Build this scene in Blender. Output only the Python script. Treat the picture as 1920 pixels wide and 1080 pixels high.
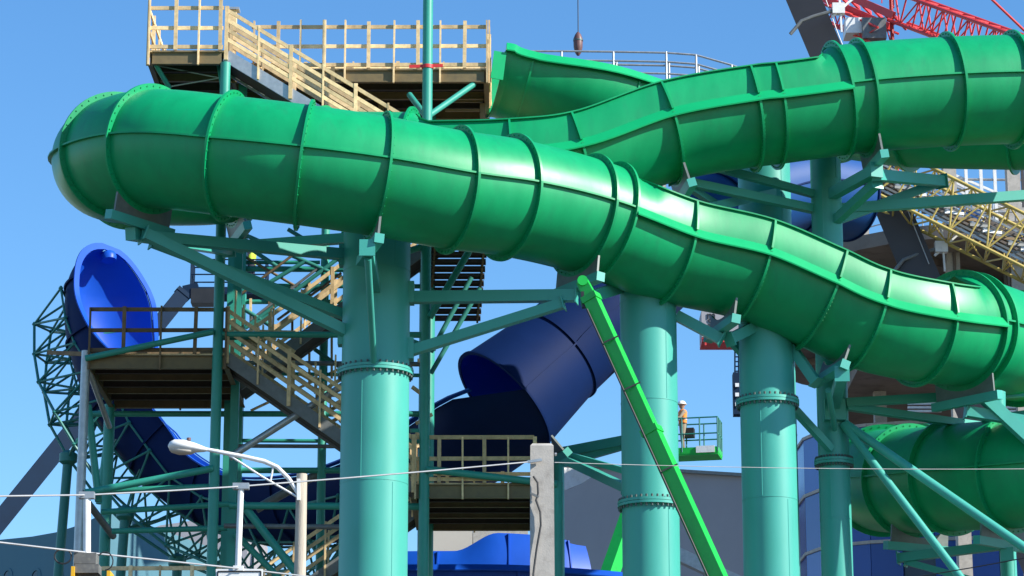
import bpy, math, random
from mathutils import Vector, Matrix
R_ = math.radians
random.seed(7)
for o in list(bpy.data.objects): bpy.data.objects.remove(o)
SC = bpy.context.scene
COL = SC.collection

# ---------------------------------------------------------------- camera
PITCH = R_(15.0); F = 5400.0; CAMZ = 1.7      # F = focal length in pixels of a 1920 px wide picture
cam_d = bpy.data.cameras.new('camera'); cam = bpy.data.objects.new('camera', cam_d); COL.objects.link(cam)
cam.location = (0, 0, CAMZ); cam.rotation_euler = (R_(90) + PITCH, 0, 0)
cam_d.sensor_width = 36; cam_d.lens = 36 * F / 1920; cam_d.clip_start = 0.5; cam_d.clip_end = 6000
SC.camera = cam
# ---------------------------------------------------------------- sky, sun, exposure
SUN_AZ = R_(113); SUN_EL = R_(33)              # azimuth clockwise from +Y
w = bpy.data.worlds.new('World'); SC.world = w; w.use_nodes = True
nt = w.node_tree; bg = nt.nodes['Background']
sky = nt.nodes.new('ShaderNodeTexSky'); sky.sky_type = 'NISHITA'; sky.sun_disc = False
sky.sun_elevation = SUN_EL; sky.sun_rotation = SUN_AZ
sky.altitude = 0; sky.air_density = 1.15; sky.dust_density = 0.0; sky.ozone_density = 6.0
hs = nt.nodes.new('ShaderNodeHueSaturation'); hs.inputs['Saturation'].default_value = 1.14
nt.links.new(sky.outputs[0], hs.inputs['Color']); nt.links.new(hs.outputs[0], bg.inputs[0]); bg.inputs[1].default_value = 0.12
sd = bpy.data.lights.new('sun', 'SUN'); sun = bpy.data.objects.new('sun', sd); COL.objects.link(sun)
sd.energy = 5.0; sd.angle = R_(0.53); sd.color = (1.0, 0.95, 0.86)
sv = Vector((math.sin(SUN_AZ) * math.cos(SUN_EL), math.cos(SUN_AZ) * math.cos(SUN_EL), math.sin(SUN_EL)))
sun.rotation_euler = sv.to_track_quat('Z', 'Y').to_euler(); sun.location = (60, -20, 80)
SC.view_settings.view_transform = 'Standard'; SC.view_settings.look = 'None'
SC.view_settings.exposure = 0.75; SC.view_settings.gamma = 1.0

# ---------------------------------------------------------------- helpers
CP, SP = math.cos(PITCH), math.sin(PITCH)
def P(px, py, Y):
    """world point at depth Y that is seen at pixel (px, py) of the 1920x1080 photograph"""
    u = (px - 960) / F; v = (540 - py) / F
    t = Y / (CP - v * SP)
    return Vector((u * t, Y, CAMZ + (SP + v * CP) * t))
def px2m(n, p):
    return n * (p.y * CP + (p.z - CAMZ) * SP) / F
def V(*a): return Vector(a)
ZUP = Vector((0, 0, 1))

class MB:
    def __init__(s): s.v = []; s.f = []
    def add(s, vs, fs):
        b = len(s.v); s.v += [tuple(x) for x in vs]; s.f += [tuple(i + b for i in f) for f in fs]; return s
    def box(s, c, size, rz=0.0):
        c = Vector(c); hx, hy, hz = size[0] / 2, size[1] / 2, size[2] / 2
        ca, sa = math.cos(rz), math.sin(rz)
        vs = []
        for z in (-hz, hz):
            for x, y in ((-hx, -hy), (hx, -hy), (hx, hy), (-hx, hy)):
                vs.append((c.x + x * ca - y * sa, c.y + x * sa + y * ca, c.z + z))
        return s.add(vs, [(3, 2, 1, 0), (4, 5, 6, 7), (0, 1, 5, 4), (1, 2, 6, 5), (2, 3, 7, 6), (3, 0, 4, 7)])
    def bar(s, p, q, w, h, up=ZUP):
        """rectangular bar from p to q; h along up, w across"""
        p, q = Vector(p), Vector(q); d = (q - p).normalized()
        sdir = d.cross(up)
        if sdir.length < 1e-4: sdir = d.cross(Vector((0, 1, 0)))
        sdir.normalize(); u = sdir.cross(d).normalized()
        vs = []
        for c in (p, q):
            for a, b in ((-1, -1), (1, -1), (1, 1), (-1, 1)): vs.append(c + sdir * (a * w / 2) + u * (b * h / 2))
        return s.add(vs, [(0, 1, 2, 3), (7, 6, 5, 4), (0, 4, 5, 1), (1, 5, 6, 2), (2, 6, 7, 3), (3, 7, 4, 0)])
    def ibeam(s, p, q, w, h, t=0.03, up=ZUP):
        p, q = Vector(p), Vector(q); d = (q - p).normalized(); sdir = d.cross(up).normalized(); u = sdir.cross(d)
        s.bar(p + u * (h / 2 - t / 2), q + u * (h / 2 - t / 2), w, t, u)
        s.bar(p - u * (h / 2 - t / 2), q - u * (h / 2 - t / 2), w, t, u)
        return s.bar(p, q, t, h - 2 * t, u)
    def tube(s, p, q, r1, r2=None, n=14, cap=True):
        p, q = Vector(p), Vector(q); r2 = r1 if r2 is None else r2
        d = (q - p).normalized(); a = d.orthogonal().normalized(); b = d.cross(a)
        vs = []
        for c, r in ((p, r1), (q, r2)):
            for i in range(n):
                t = 2 * math.pi * i / n; vs.append(c + a * (r * math.cos(t)) + b * (r * math.sin(t)))
        fs = [(i, (i + 1) % n, n + (i + 1) % n, n + i) for i in range(n)]
        if cap: fs += [tuple(range(n - 1, -1, -1)), tuple(range(n, 2 * n))]
        return s.add(vs, fs)
    def pipe(s, pts, r, n=8):
        pts = [Vector(p) for p in pts]; rings = []
        a = None
        for i, p in enumerate(pts):
            d = (pts[min(i + 1, len(pts) - 1)] - pts[max(i - 1, 0)]).normalized()
            if a is None: a = d.orthogonal().normalized()
            a = (a - d * a.dot(d)).normalized(); b = d.cross(a)
            rr = r[i] if isinstance(r, (list, tuple)) else r
            rings.append([p + a * (rr * math.cos(2 * math.pi * k / n)) + b * (rr * math.sin(2 * math.pi * k / n)) for k in range(n)])
        vs = [v for g in rings for v in g]; fs = []
        for i in range(len(rings) - 1):
            for k in range(n):
                k2 = (k + 1) % n; fs.append((i * n + k, i * n + k2, (i + 1) * n + k2, (i + 1) * n + k))
        fs += [tuple(range(n - 1, -1, -1)), tuple(range((len(rings) - 1) * n, len(rings) * n))]
        return s.add(vs, fs)
    def ring(s, c, axis, ri, ro, t, n=40):
        c = Vector(c); d = Vector(axis).normalized(); a = d.orthogonal().normalized(); b = d.cross(a); vs = []
        for r, h in ((ri, -t / 2), (ro, -t / 2), (ro, t / 2), (ri, t / 2)):
            for i in range(n):
                g = 2 * math.pi * i / n; vs.append(c + d * h + a * (r * math.cos(g)) + b * (r * math.sin(g)))
        fs = []
        for j in range(4):
            for i in range(n):
                i2 = (i + 1) % n; j2 = (j + 1) % 4
                fs.append((j * n + i, j * n + i2, j2 * n + i2, j2 * n + i))
        return s.add(vs, fs)
    def prism(s, poly, off):
        """polygon (3-D points) extruded by the vector off"""
        poly = [Vector(p) for p in poly]; off = Vector(off); n = len(poly)
        vs = poly + [p + off for p in poly]
        return s.add(vs, [tuple(range(n - 1, -1, -1)), tuple(range(n, 2 * n))] + [(i, (i + 1) % n, n + (i + 1) % n, n + i) for i in range(n)])
    def lathe(s, c, axis, prof, n=16):
        c = Vector(c); d = Vector(axis).normalized(); a = d.orthogonal().normalized(); b = d.cross(a); vs = []
        for h, r in prof:
            for i in range(n):
                g = 2 * math.pi * i / n; vs.append(c + d * h + a * (r * math.cos(g)) + b * (r * math.sin(g)))
        fs = []
        for j in range(len(prof) - 1):
            for i in range(n):
                i2 = (i + 1) % n; fs.append((j * n + i, j * n + i2, (j + 1) * n + i2, (j + 1) * n + i))
        fs += [tuple(range(n - 1, -1, -1)), tuple(range((len(prof) - 1) * n, len(prof) * n))]
        return s.add(vs, fs)
    def build(s, name, mat, parent=None, smooth=True, ang=38):
        me = bpy.data.meshes.new(name); me.from_pydata(s.v, [], s.f); me.update()
        import bmesh
        bm = bmesh.new(); bm.from_mesh(me); bmesh.ops.recalc_face_normals(bm, faces=bm.faces); bm.to_mesh(me); bm.free()
        me.materials.append(MAT[mat])
        if smooth:
            me.shade_smooth(); me.set_sharp_from_angle(angle=R_(ang))
        o = bpy.data.objects.new(name, me); COL.objects.link(o)
        if parent is not None: attach(o, parent)
        return o
WM = {}
def attach(o, parent):
    o.parent = parent
    loc = WM.get(parent.name, Vector((0, 0, 0)))
    o.matrix_parent_inverse = Matrix.Translation(-loc)
def thing(name, label, cat, loc=(0, 0, 0), group=None):
    o = bpy.data.objects.new(name, None); COL.objects.link(o); o.location = loc; o.empty_display_size = 0.2
    WM[o.name] = Vector(loc)
    o['label'] = label; o['category'] = cat
    if group: o['group'] = group
    return o
def tag(o, label, cat, group=None):
    o['label'] = label; o['category'] = cat
    if group: o['group'] = group
    return o
def struct(o): o['kind'] = 'structure'; return o

# ---------------------------------------------------------------- materials
MAT = {}
def mat(name, col, rough=0.5, metal=0.0, var=0.12, scale=3.0, bump=0.0, bscale=40.0, coat=0.0, dirt=None, dirt_amt=0.0, stretch=(1, 1, 1), spec=0.5, rnd=0.0):
    m = bpy.data.materials.new(name); m.use_nodes = True; n = m.node_tree; b = n.nodes['Principled BSDF']
    b.inputs['Roughness'].default_value = rough; b.inputs['Metallic'].default_value = metal
    b.inputs['Specular IOR Level'].default_value = spec
    if coat: b.inputs['Coat Weight'].default_value = coat; b.inputs['Coat Roughness'].default_value = 0.15
    tc = n.nodes.new('ShaderNodeTexCoord'); mp = n.nodes.new('ShaderNodeMapping'); mp.inputs['Scale'].default_value = stretch
    n.links.new(tc.outputs['Object'], mp.inputs[0])
    nz = n.nodes.new('ShaderNodeTexNoise'); nz.inputs['Scale'].default_value = scale; nz.inputs['Detail'].default_value = 6; nz.inputs['Roughness'].default_value = 0.6
    n.links.new(mp.outputs[0], nz.inputs['Vector'])
    rp = n.nodes.new('ShaderNodeValToRGB')
    rp.color_ramp.elements[0].position = 0.3; rp.color_ramp.elements[1].position = 0.7
    c0 = [max(0, c * (1 - var)) for c in col]; c1 = [min(1, c * (1 + var)) for c in col]
    rp.color_ramp.elements[0].color = (*c0, 1); rp.color_ramp.elements[1].color = (*c1, 1)
    n.links.new(nz.outputs[0], rp.inputs[0])
    out = rp.outputs[0]
    if dirt:
        d2 = n.nodes.new('ShaderNodeTexNoise'); d2.inputs['Scale'].default_value = scale * 2.3; d2.inputs['Detail'].default_value = 8
        n.links.new(mp.outputs[0], d2.inputs['Vector'])
        r2 = n.nodes.new('ShaderNodeValToRGB'); r2.color_ramp.elements[0].position = 0.52; r2.color_ramp.elements[1].position = 0.75
        r2.color_ramp.elements[1].color = (dirt_amt, dirt_amt, dirt_amt, 1)
        n.links.new(d2.outputs[0], r2.inputs[0])
        mx = n.nodes.new('ShaderNodeMixRGB'); n.links.new(r2.outputs[0], mx.inputs[0]); n.links.new(out, mx.inputs[1]); mx.inputs[2].default_value = (*dirt, 1)
        out = mx.outputs[0]
    if rnd:                                       # every piece a slightly different batch of colour
        oi = n.nodes.new('ShaderNodeObjectInfo'); m1 = n.nodes.new('ShaderNodeMapRange'); m1.inputs[3].default_value = 1 - rnd; m1.inputs[4].default_value = 1 + rnd
        n.links.new(oi.outputs['Random'], m1.inputs[0]); hv = n.nodes.new('ShaderNodeHueSaturation'); n.links.new(m1.outputs[0], hv.inputs['Value']); n.links.new(out, hv.inputs['Color']); out = hv.outputs[0]
    n.links.new(out, b.inputs['Base Color'])
    mr = n.nodes.new('ShaderNodeMapRange'); mr.inputs[3].default_value = max(0.02, rough - 0.07); mr.inputs[4].default_value = min(1, rough + 0.07)
    n.links.new(nz.outputs[0], mr.inputs[0]); n.links.new(mr.outputs[0], b.inputs['Roughness'])
    if bump:
        bn = n.nodes.new('ShaderNodeTexNoise'); bn.inputs['Scale'].default_value = bscale; bn.inputs['Detail'].default_value = 3
        n.links.new(mp.outputs[0], bn.inputs['Vector'])
        bp = n.nodes.new('ShaderNodeBump'); bp.inputs['Strength'].default_value = bump; bp.inputs['Distance'].default_value = 0.02
        n.links.new(bn.outputs[0], bp.inputs['Height']); n.links.new(bp.outputs[0], b.inputs['Normal'])
    MAT[name] = m; return m
mat('green_gel', (0.001, 0.295, 0.105), 0.40, spec=0.40, rnd=0.07, var=0.10, scale=1.3, bump=0.03, bscale=7, dirt=(0.012, 0.22, 0.095), dirt_amt=0.4, stretch=(1.6, 1.6, 0.45))
mat('green_lip', (0.004, 0.36, 0.12), 0.32, var=0.06, scale=1.2)
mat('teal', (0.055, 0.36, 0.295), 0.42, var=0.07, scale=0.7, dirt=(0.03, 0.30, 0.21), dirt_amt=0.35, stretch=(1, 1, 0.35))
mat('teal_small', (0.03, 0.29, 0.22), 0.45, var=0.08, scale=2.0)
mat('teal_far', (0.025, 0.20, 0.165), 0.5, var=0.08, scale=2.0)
mat('steel_bracket', (0.16, 0.18, 0.17), 0.5, metal=0.3, var=0.15, scale=5)
mat('galv', (0.42, 0.44, 0.45), 0.42, metal=0.6, var=0.15, scale=6)
mat('galv_dark', (0.16, 0.17, 0.17), 0.55, metal=0.2, var=0.2, scale=5)
mat('bolt', (0.10, 0.13, 0.12), 0.5, metal=0.5, var=0.2, scale=20)
mat('blue_gel', (0.003, 0.017, 0.085), 0.62, spec=0.12, var=0.10, scale=0.8, bump=0.02, bscale=8)  # base darkened: shadow lying on the tilted tube is put into the colour
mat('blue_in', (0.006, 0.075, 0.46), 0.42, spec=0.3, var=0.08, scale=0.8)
mat('blue_far', (0.006, 0.06, 0.22), 0.5, spec=0.25, var=0.08, scale=0.8)
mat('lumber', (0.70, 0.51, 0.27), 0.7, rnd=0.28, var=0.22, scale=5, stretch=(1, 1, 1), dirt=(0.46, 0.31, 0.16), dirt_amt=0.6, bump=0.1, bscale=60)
mat('lumber_dark', (0.17, 0.115, 0.06), 0.75, rnd=0.3, var=0.25, scale=5, dirt=(0.10, 0.07, 0.04), dirt_amt=0.5)  # darker boards; on the landing B railings the tone is painted shade
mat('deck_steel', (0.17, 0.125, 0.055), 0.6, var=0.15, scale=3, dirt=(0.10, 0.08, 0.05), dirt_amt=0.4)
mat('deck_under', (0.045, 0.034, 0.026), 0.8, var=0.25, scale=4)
mat('concrete', (0.42, 0.39, 0.35), 0.85, var=0.15, scale=4, bump=0.15, bscale=50, dirt=(0.26, 0.23, 0.20), dirt_amt=0.6)
mat('concrete_brown', (0.20, 0.165, 0.14), 0.9, var=0.22, scale=0.6, dirt=(0.12, 0.09, 0.075), dirt_amt=0.7)
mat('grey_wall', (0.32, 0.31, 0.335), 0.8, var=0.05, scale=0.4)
mat('teal_wall', (0.075, 0.19, 0.24), 0.7, var=0.06, scale=0.4)
mat('cream_wall', (0.50, 0.46, 0.40), 0.8, var=0.06, scale=0.5)
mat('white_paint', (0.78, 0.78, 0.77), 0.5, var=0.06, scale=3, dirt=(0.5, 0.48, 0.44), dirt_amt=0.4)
mat('blue_clad', (0.015, 0.065, 0.30), 0.22, rnd=0.15, var=0.10, scale=0.35)
mat('boom_green', (0.01, 0.46, 0.055), 0.38, var=0.08, scale=1.5, dirt=(0.02, 0.28, 0.05), dirt_amt=0.5)
mat('boom_blue', (0.008, 0.024, 0.055), 0.7, spec=0.15, var=0.12, scale=1.5)
mat('boom_dark', (0.045, 0.042, 0.046), 0.6, var=0.15, scale=0.8)
mat('crane_red', (0.62, 0.045, 0.04), 0.45, var=0.10, scale=1.0)
mat('crane_yellow', (0.50, 0.38, 0.10), 0.5, var=0.15, scale=2)
mat('signal_yellow', (0.75, 0.40, 0.01), 0.4, var=0.05)
mat('signal_grey', (0.13, 0.125, 0.115), 0.5, var=0.25, scale=9, dirt=(0.30, 0.28, 0.22), dirt_amt=0.5)
mat('black', (0.02, 0.02, 0.022), 0.5, var=0.2)
mat('wire', (0.38, 0.38, 0.38), 0.5, metal=0.4, var=0.1)
mat('red_tape', (0.6, 0.03, 0.03), 0.5)
mat('skin', (0.42, 0.24, 0.16), 0.6)
mat('vest_orange', (0.85, 0.24, 0.03), 0.7)
mat('vest_lime', (0.42, 0.55, 0.03), 0.7)
mat('cloth_khaki', (0.26, 0.21, 0.15), 0.85)
mat('cloth_navy', (0.02, 0.02, 0.035), 0.85)
mat('helmet', (0.8, 0.8, 0.78), 0.3, var=0.02)
mat('hook', (0.13, 0.06, 0.055), 0.5, var=0.2, scale=8)
mat('soil', (0.08, 0.07, 0.058), 0.95, var=0.3, scale=0.15)
mat('asphalt', (0.05, 0.05, 0.052), 0.9, var=0.2, scale=1.0)
mat('glass_dark', (0.03, 0.03, 0.05), 0.1)
mat('pole_wood', (0.46, 0.40, 0.32), 0.85, var=0.2, scale=3, stretch=(6, 6, 0.6), bump=0.3, bscale=20)
# ================================================================ ground
g = MB(); NS = 60
pts = [(-900 + 1800 * i / NS, -200 + 1800 * j / NS, 0) for j in range(NS + 1) for i in range(NS + 1)]
g.add(pts, [(j * (NS + 1) + i, j * (NS + 1) + i + 1, (j + 1) * (NS + 1) + i + 1, (j + 1) * (NS + 1) + i) for j in range(NS) for i in range(NS)])
struct(g.build('ground', 'soil'))
rd = MB(); rd.box((0, 8, -0.096), (400, 34, 0.2)); struct(rd.build('road', 'asphalt'))

# ================================================================ slides
def cn(px, py, Yc, a, R):
    """tube centre from the pixel where its near horizontal flange is seen"""
    a = R_(a); n = Vector((math.sin(a), -math.cos(a), 0))
    return P(px, py, Yc - R * math.cos(a)) - n * R
class Path:
    def __init__(s, nodes): s.n = [Vector(p) for p in nodes]; s.L = len(nodes) - 1
    def pt(s, u):
        u = min(max(u, 0), s.L - 1e-6); i = int(u); t = u - i
        p1, p2 = s.n[i], s.n[i + 1]
        p0 = s.n[i - 1] if i > 0 else p1 * 2 - p2
        p3 = s.n[i + 2] if i + 2 <= s.L else p2 * 2 - p1
        def tj(a, b): return max((b - a).length, 1e-4) ** 0.5
        t0 = 0; t1 = tj(p0, p1); t2 = t1 + tj(p1, p2); t3 = t2 + tj(p2, p3); q = t1 + (t2 - t1) * t
        A1 = p0 * ((t1 - q) / (t1 - t0)) + p1 * ((q - t0) / (t1 - t0)); A2 = p1 * ((t2 - q) / (t2 - t1)) + p2 * ((q - t1) / (t2 - t1)); A3 = p2 * ((t3 - q) / (t3 - t2)) + p3 * ((q - t2) / (t3 - t2))
        B1 = A1 * ((t2 - q) / (t2 - t0)) + A2 * ((q - t0) / (t2 - t0)); B2 = A2 * ((t3 - q) / (t3 - t1)) + A3 * ((q - t1) / (t3 - t1))
        return B1 * ((t2 - q) / (t2 - t1)) + B2 * ((q - t1) / (t2 - t1))
    def frame(s, u):
        a, b = max(u - 0.04, 0), min(u + 0.04, s.L - 1e-6)
        T = (s.pt(b) - s.pt(a)).normalized(); S = T.cross(ZUP).normalized(); U = S.cross(T)
        return s.pt(u), T, S, U
def shell(path, us, a0, a1, Ro, th, nseg):
    """closed curved shell between the angles a0(u) and a1(u) (degrees), outer radius Ro, thickness th"""
    mb = MB(); rows = []
    for u in us:
        C, T, S, U = path.frame(u); lo = R_(a0(u)); hi = R_(a1(u)); row = []; Rk = Ro(u) if callable(Ro) else Ro
        for rr in (Rk, Rk - th):
            rng = range(nseg + 1) if rr == Rk else range(nseg, -1, -1)
            for k in rng:
                t = lo + (hi - lo) * k / nseg; row.append(C + S * (rr * math.cos(t)) + U * (rr * math.sin(t)))
        rows.append(row)
    n = len(rows[0]); vs = [v for r in rows for v in r]; fs = []
    for i in range(len(rows) - 1):
        for k in range(n):
            k2 = (k + 1) % n; fs.append((i * n + k, i * n + k2, (i + 1) * n + k2, (i + 1) * n + k))
    half = nseg + 1
    for base in (0, (len(rows) - 1) * n):
        for k in range(nseg): fs.append((base + k, base + k + 1, base + n - 2 - k, base + n - 1 - k))
    return mb.add(vs, fs)
def arcflange(path, u, lo, hi, ri, ro, th, nseg=40):
    mb = MB(); C, T, S, U = path.frame(u); vs = []
    for k in range(nseg + 1):
        t = R_(lo + (hi - lo) * k / nseg); d = S * math.cos(t) + U * math.sin(t)
        vs += [C + d * ri - T * th / 2, C + d * ro - T * th / 2, C + d * ro + T * th / 2, C + d * ri + T * th / 2]
    fs = []
    for k in range(nseg):
        for j in range(4):
            j2 = (j + 1) % 4; fs.append((k * 4 + j, k * 4 + j2, k * 4 + 4 + j2, k * 4 + 4 + j))
    fs += [(0, 1, 2, 3), (nseg * 4 + 3, nseg * 4 + 2, nseg * 4 + 1, nseg * 4)]
    return mb.add(vs, fs)
def sheet(path, us, prof, th, taper=None):
    """open profile prof(u) -> [(side, up)] swept along the path and given a thickness"""
    mb = MB(); rows = []
    for u in us:
        C, T, S, U = path.frame(u); pr = prof(u); inn = []
        for k in range(len(pr)):
            a = pr[max(k - 1, 0)]; c = pr[min(k + 1, len(pr) - 1)]; dx, dy = c[0] - a[0], c[1] - a[1]; l = math.hypot(dx, dy) or 1
            inn.append((pr[k][0] - dy / l * th, pr[k][1] + dx / l * th))
        rows.append([C + S * a + U * c for a, c in list(pr) + inn[::-1]])
    n = len(rows[0]); h = n // 2; vs = [v for r in rows for v in r]; fs = []
    for i in range(len(rows) - 1):
        for k in range(n):
            k2 = (k + 1) % n; fs.append((i * n + k, i * n + k2, (i + 1) * n + k2, (i + 1) * n + k))
    for base in (0, (len(rows) - 1) * n):
        for k in range(h - 1): fs.append((base + k, base + k + 1, base + n - 2 - k, base + n - 1 - k))
    return mb.add(vs, fs)
WH = 0.74
def wallprof(w, s, n=12, R=1.32, wh=None):
    wh = wh or WH
    """trough wall above the mid flange; w = 0 straight wall, 1 = closing into the tube; s = side"""
    out = []
    for k in range(n + 1):
        t = k / n; st = (R - 0.13 * t * t, wh * t); ar = (R * math.cos(R_(89) * t), R * math.sin(R_(89) * t))
        out.append((s * (st[0] * (1 - w) + ar[0] * w), st[1] * (1 - w) + ar[1] * w))
    return out
def wallrib(path, u, w, s, R, th=0.05):
    C, T, S, U = path.frame(u); pr = wallprof(w, 1, 12, R); mb = MB(); vs = []
    for k, (a, c) in enumerate(pr):
        t = k / 12; ro = 0.145 - 0.075 * t; cs, sn = (1, 0) if w < 0.5 else (a / R, c / R)
        for aa, cc_, dt in ((a - 0.02, c, -1), (a + ro * cs, c + ro * sn, -1), (a + ro * cs, c + ro * sn, 1), (a - 0.02, c, 1)):
            vs.append(C + S * (s * aa) + U * cc_ + T * (dt * th / 2))
    fs = []
    for k in range(12):
        for j in range(4):
            j2 = (j + 1) % 4; fs.append((k * 4 + j, k * 4 + j2, k * 4 + 4 + j2, k * 4 + 4 + j))
    fs += [(0, 1, 2, 3), (51, 50, 49, 48)]
    return mb.add(vs, fs)
def ringbolts(path, u, lo, hi, r, th, n):
    mb = MB(); C, T, S, U = path.frame(u)
    for k in range(n):
        t = R_(lo + (hi - lo) * (k + 0.5) / n); d = S * math.cos(t) + U * math.sin(t)
        mb.tube(C + d * r - T * (th / 2 + 0.02), C + d * r + T * (th / 2 + 0.02), 0.018, n=5)
    return mb
def strip(path, us, prof):
    """closed profile (side, up) swept along the path"""
    mb = MB(); n = len(prof); vs = []
    for u in us:
        C, T, S, U = path.frame(u)
        for a, b in prof: vs.append(C + S * a + U * b)
    fs = []
    for i in range(len(us) - 1):
        for k in range(n):
            k2 = (k + 1) % n; fs.append((i * n + k, i * n + k2, (i + 1) * n + k2, (i + 1) * n + k))
    e = (len(us) - 1) * n
    fs += [tuple(range(n)), tuple(range(e + n - 1, e - 1, -1))]
    return mb.add(vs, fs)
def urange(a, b, n): return [a + (b - a) * i / n for i in range(n + 1)]
def slide_section(root, path, R, rings, kind, phi=None, m='green_gel', ml='green_lip', inner=None, bolts=True, lip=True, ring_h=0.13, nu=9, sides=(1, -1)):
    """segments between successive ring parameters; kind 'tube' or 'trough'; phi(u) wall angle above the mid flange"""
    for i in range(len(rings) - 1):
        u0, u1 = rings[i], rings[i + 1]; us = urange(u0, u1, nu)
        if kind == 'tube':
            shell(path, us, lambda u: 0.6, lambda u: 179.4, R, 0.03, 30).build('upper_shell', m, root)
            shell(path, us, lambda u: 180.6, lambda u: 359.4, R, 0.03, 30).build('lower_shell', m, root)
            for s in sides:
                strip(path, us, [(s * (R - 0.02), 0.02), (s * (R + 0.085), 0.02), (s * (R + 0.085), -0.02), (s * (R - 0.02), -0.02)]).build('seam_flange', m, root)
        else:
            shell(path, us, lambda u: 180, lambda u: 360, R, 0.03, 30).build('lower_shell', m, root)
            for s in (1, -1):
                sheet(path, us, lambda u: wallprof(phi(u), s, 12, R), 0.03 * s).build('side_wall', m, root)
                def rim(u, k):
                    a, c = wallprof(phi(u), 1, 12, R)[-1]; q = 1 - phi(u); return (s * (a + k[0] * q - 0.01), c + k[1] + 0.004)
                mb = MB(); vs = []
                for u in us:
                    C, T, S, U = path.frame(u)
                    for k in ((-0.02, 0.0), (0.075, 0.0), (0.075, 0.03), (-0.02, 0.03)):
                        a, c = rim(u, k); vs.append(C + S * a + U * c)
                fs = []
                for q in range(len(us) - 1):
                    for k in range(4):
                        k2 = (k + 1) % 4; fs.append((q * 4 + k, q * 4 + k2, q * 4 + 4 + k2, q * 4 + 4 + k))
                e = (len(us) - 1) * 4; fs += [(0, 1, 2, 3), (e + 3, e + 2, e + 1, e)]
                mb.add(vs, fs).build('wall_rim', m, root)
                if lip: strip(path, us, [(s * (R - 0.02), 0.05), (s * (R + 0.03), 0.05), (s * (R + 0.17), -0.17), (s * (R + 0.16), -0.20), (s * (R - 0.02), 0.0)]).build('lip', ml, root)
    for i, u in enumerate(rings):
        if kind == 'tube': lo, hi = 0, 360
        else:
            if i in (0, len(rings) - 1): continue
            lo, hi = 183, 357
            for s in (1, -1): wallrib(path, u, phi(u), s, R).build('wall_rib', m, root)
        fl = arcflange(path, u, lo, hi, R - 0.03, R + ring_h, 0.055, 64).build('joint_flange', m, root)
        if bolts: 
            b = ringbolts(path, u, lo, hi, R + ring_h * 0.55, 0.055, 44).build('bolts', m, fl, smooth=False); b['kind'] = 'stuff'

GR = 1.32
front = [(213, 250, 60.81, -33), (393, 258, 60.15, -12), (567, 275, 60.0, 2), (735, 297, 60.25, 16), (893, 325, 60.85, 23), (1012, 342, 61.5, 32),
         (1160, 378, 62.65, 36), (1305, 433, 63.75, 24), (1440, 467, 64.35, 13), (1570, 522, 64.75, 12), (1655, 560, 65.0, 13), (1780, 587, 65.5, 22), (1893, 602, 66.5, 38), (2010, 640, 68.6, 55)]
FC = [cn(*q, GR) for q in front]
back = [(2080, 132, 66.4, 8), (1930, 134, 66.05, 8), (1808, 138, 65.8, 8), (1642, 150, 65.5, 8), (1470, 172, 65.2, 8), (1425, 177, 65.15, 8), (1262, 206, 64.9, 8), (1085, 264, 64.65, 3), (960, 279, 64.55, 0), (770, 283, 64.75, 0), (600, 280, 65.3, 0), (440, 272, 65.8, 0)]
BC = [cn(*q, GR) for q in back]
a1 = R_(-33); RC = 2.75
cc = FC[0] + Vector((-math.sin(a1), math.cos(a1), 0)) * RC
zb = BC[-1].z; zf = FC[0].z
def uturn(deg, k): return Vector((cc.x + RC * math.cos(R_(deg)), cc.y + RC * math.sin(R_(deg)), zb + (zf - zb) * k))
UT = [uturn(100, 0.12), uturn(150, 0.45), uturn(195, 0.8)]
path1 = Path(BC + UT + FC)
nB = len(BC); iF = nB + len(UT)
s1 = thing('water_slide', 'glossy green water slide, tube and open trough, bending round twice on thick teal columns', 'water slide', (FC[3].x, FC[3].y, FC[3].z))
def ease(x): x = min(max(x, 0), 1); return x * x * (3 - 2 * x)
def mkphi(ua, ub, la, lb, base=38):
    def f(u):
        return max(1 - ease((u - ua) / la), 1 - ease((ub - u) / lb))
    return f
# upper right tube -> trough -> tube round the bend -> trough -> tube
slide_section(s1, path1, GR, [0, 1, 2, 3, 3.25], 'tube')
slide_section(s1, path1, GR, [3.25, 4, 5, 6, 7, 8, 9], 'trough', mkphi(3.25, 9, 0.26, 0.2))
slide_section(s1, path1, GR, [9, 10, 11, 12, 13.1, 14.35, 15, 16, 17, 18, 19, 20, 21, 21.25], 'tube')
slide_section(s1, path1, GR, [21.25, 22, 23, 24, 25, 26, 26.8], 'trough', mkphi(21.25, 26.8, 0.3, 0.3))
slide_section(s1, path1, GR, [26.8, 27, 27.99], 'tube')

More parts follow.
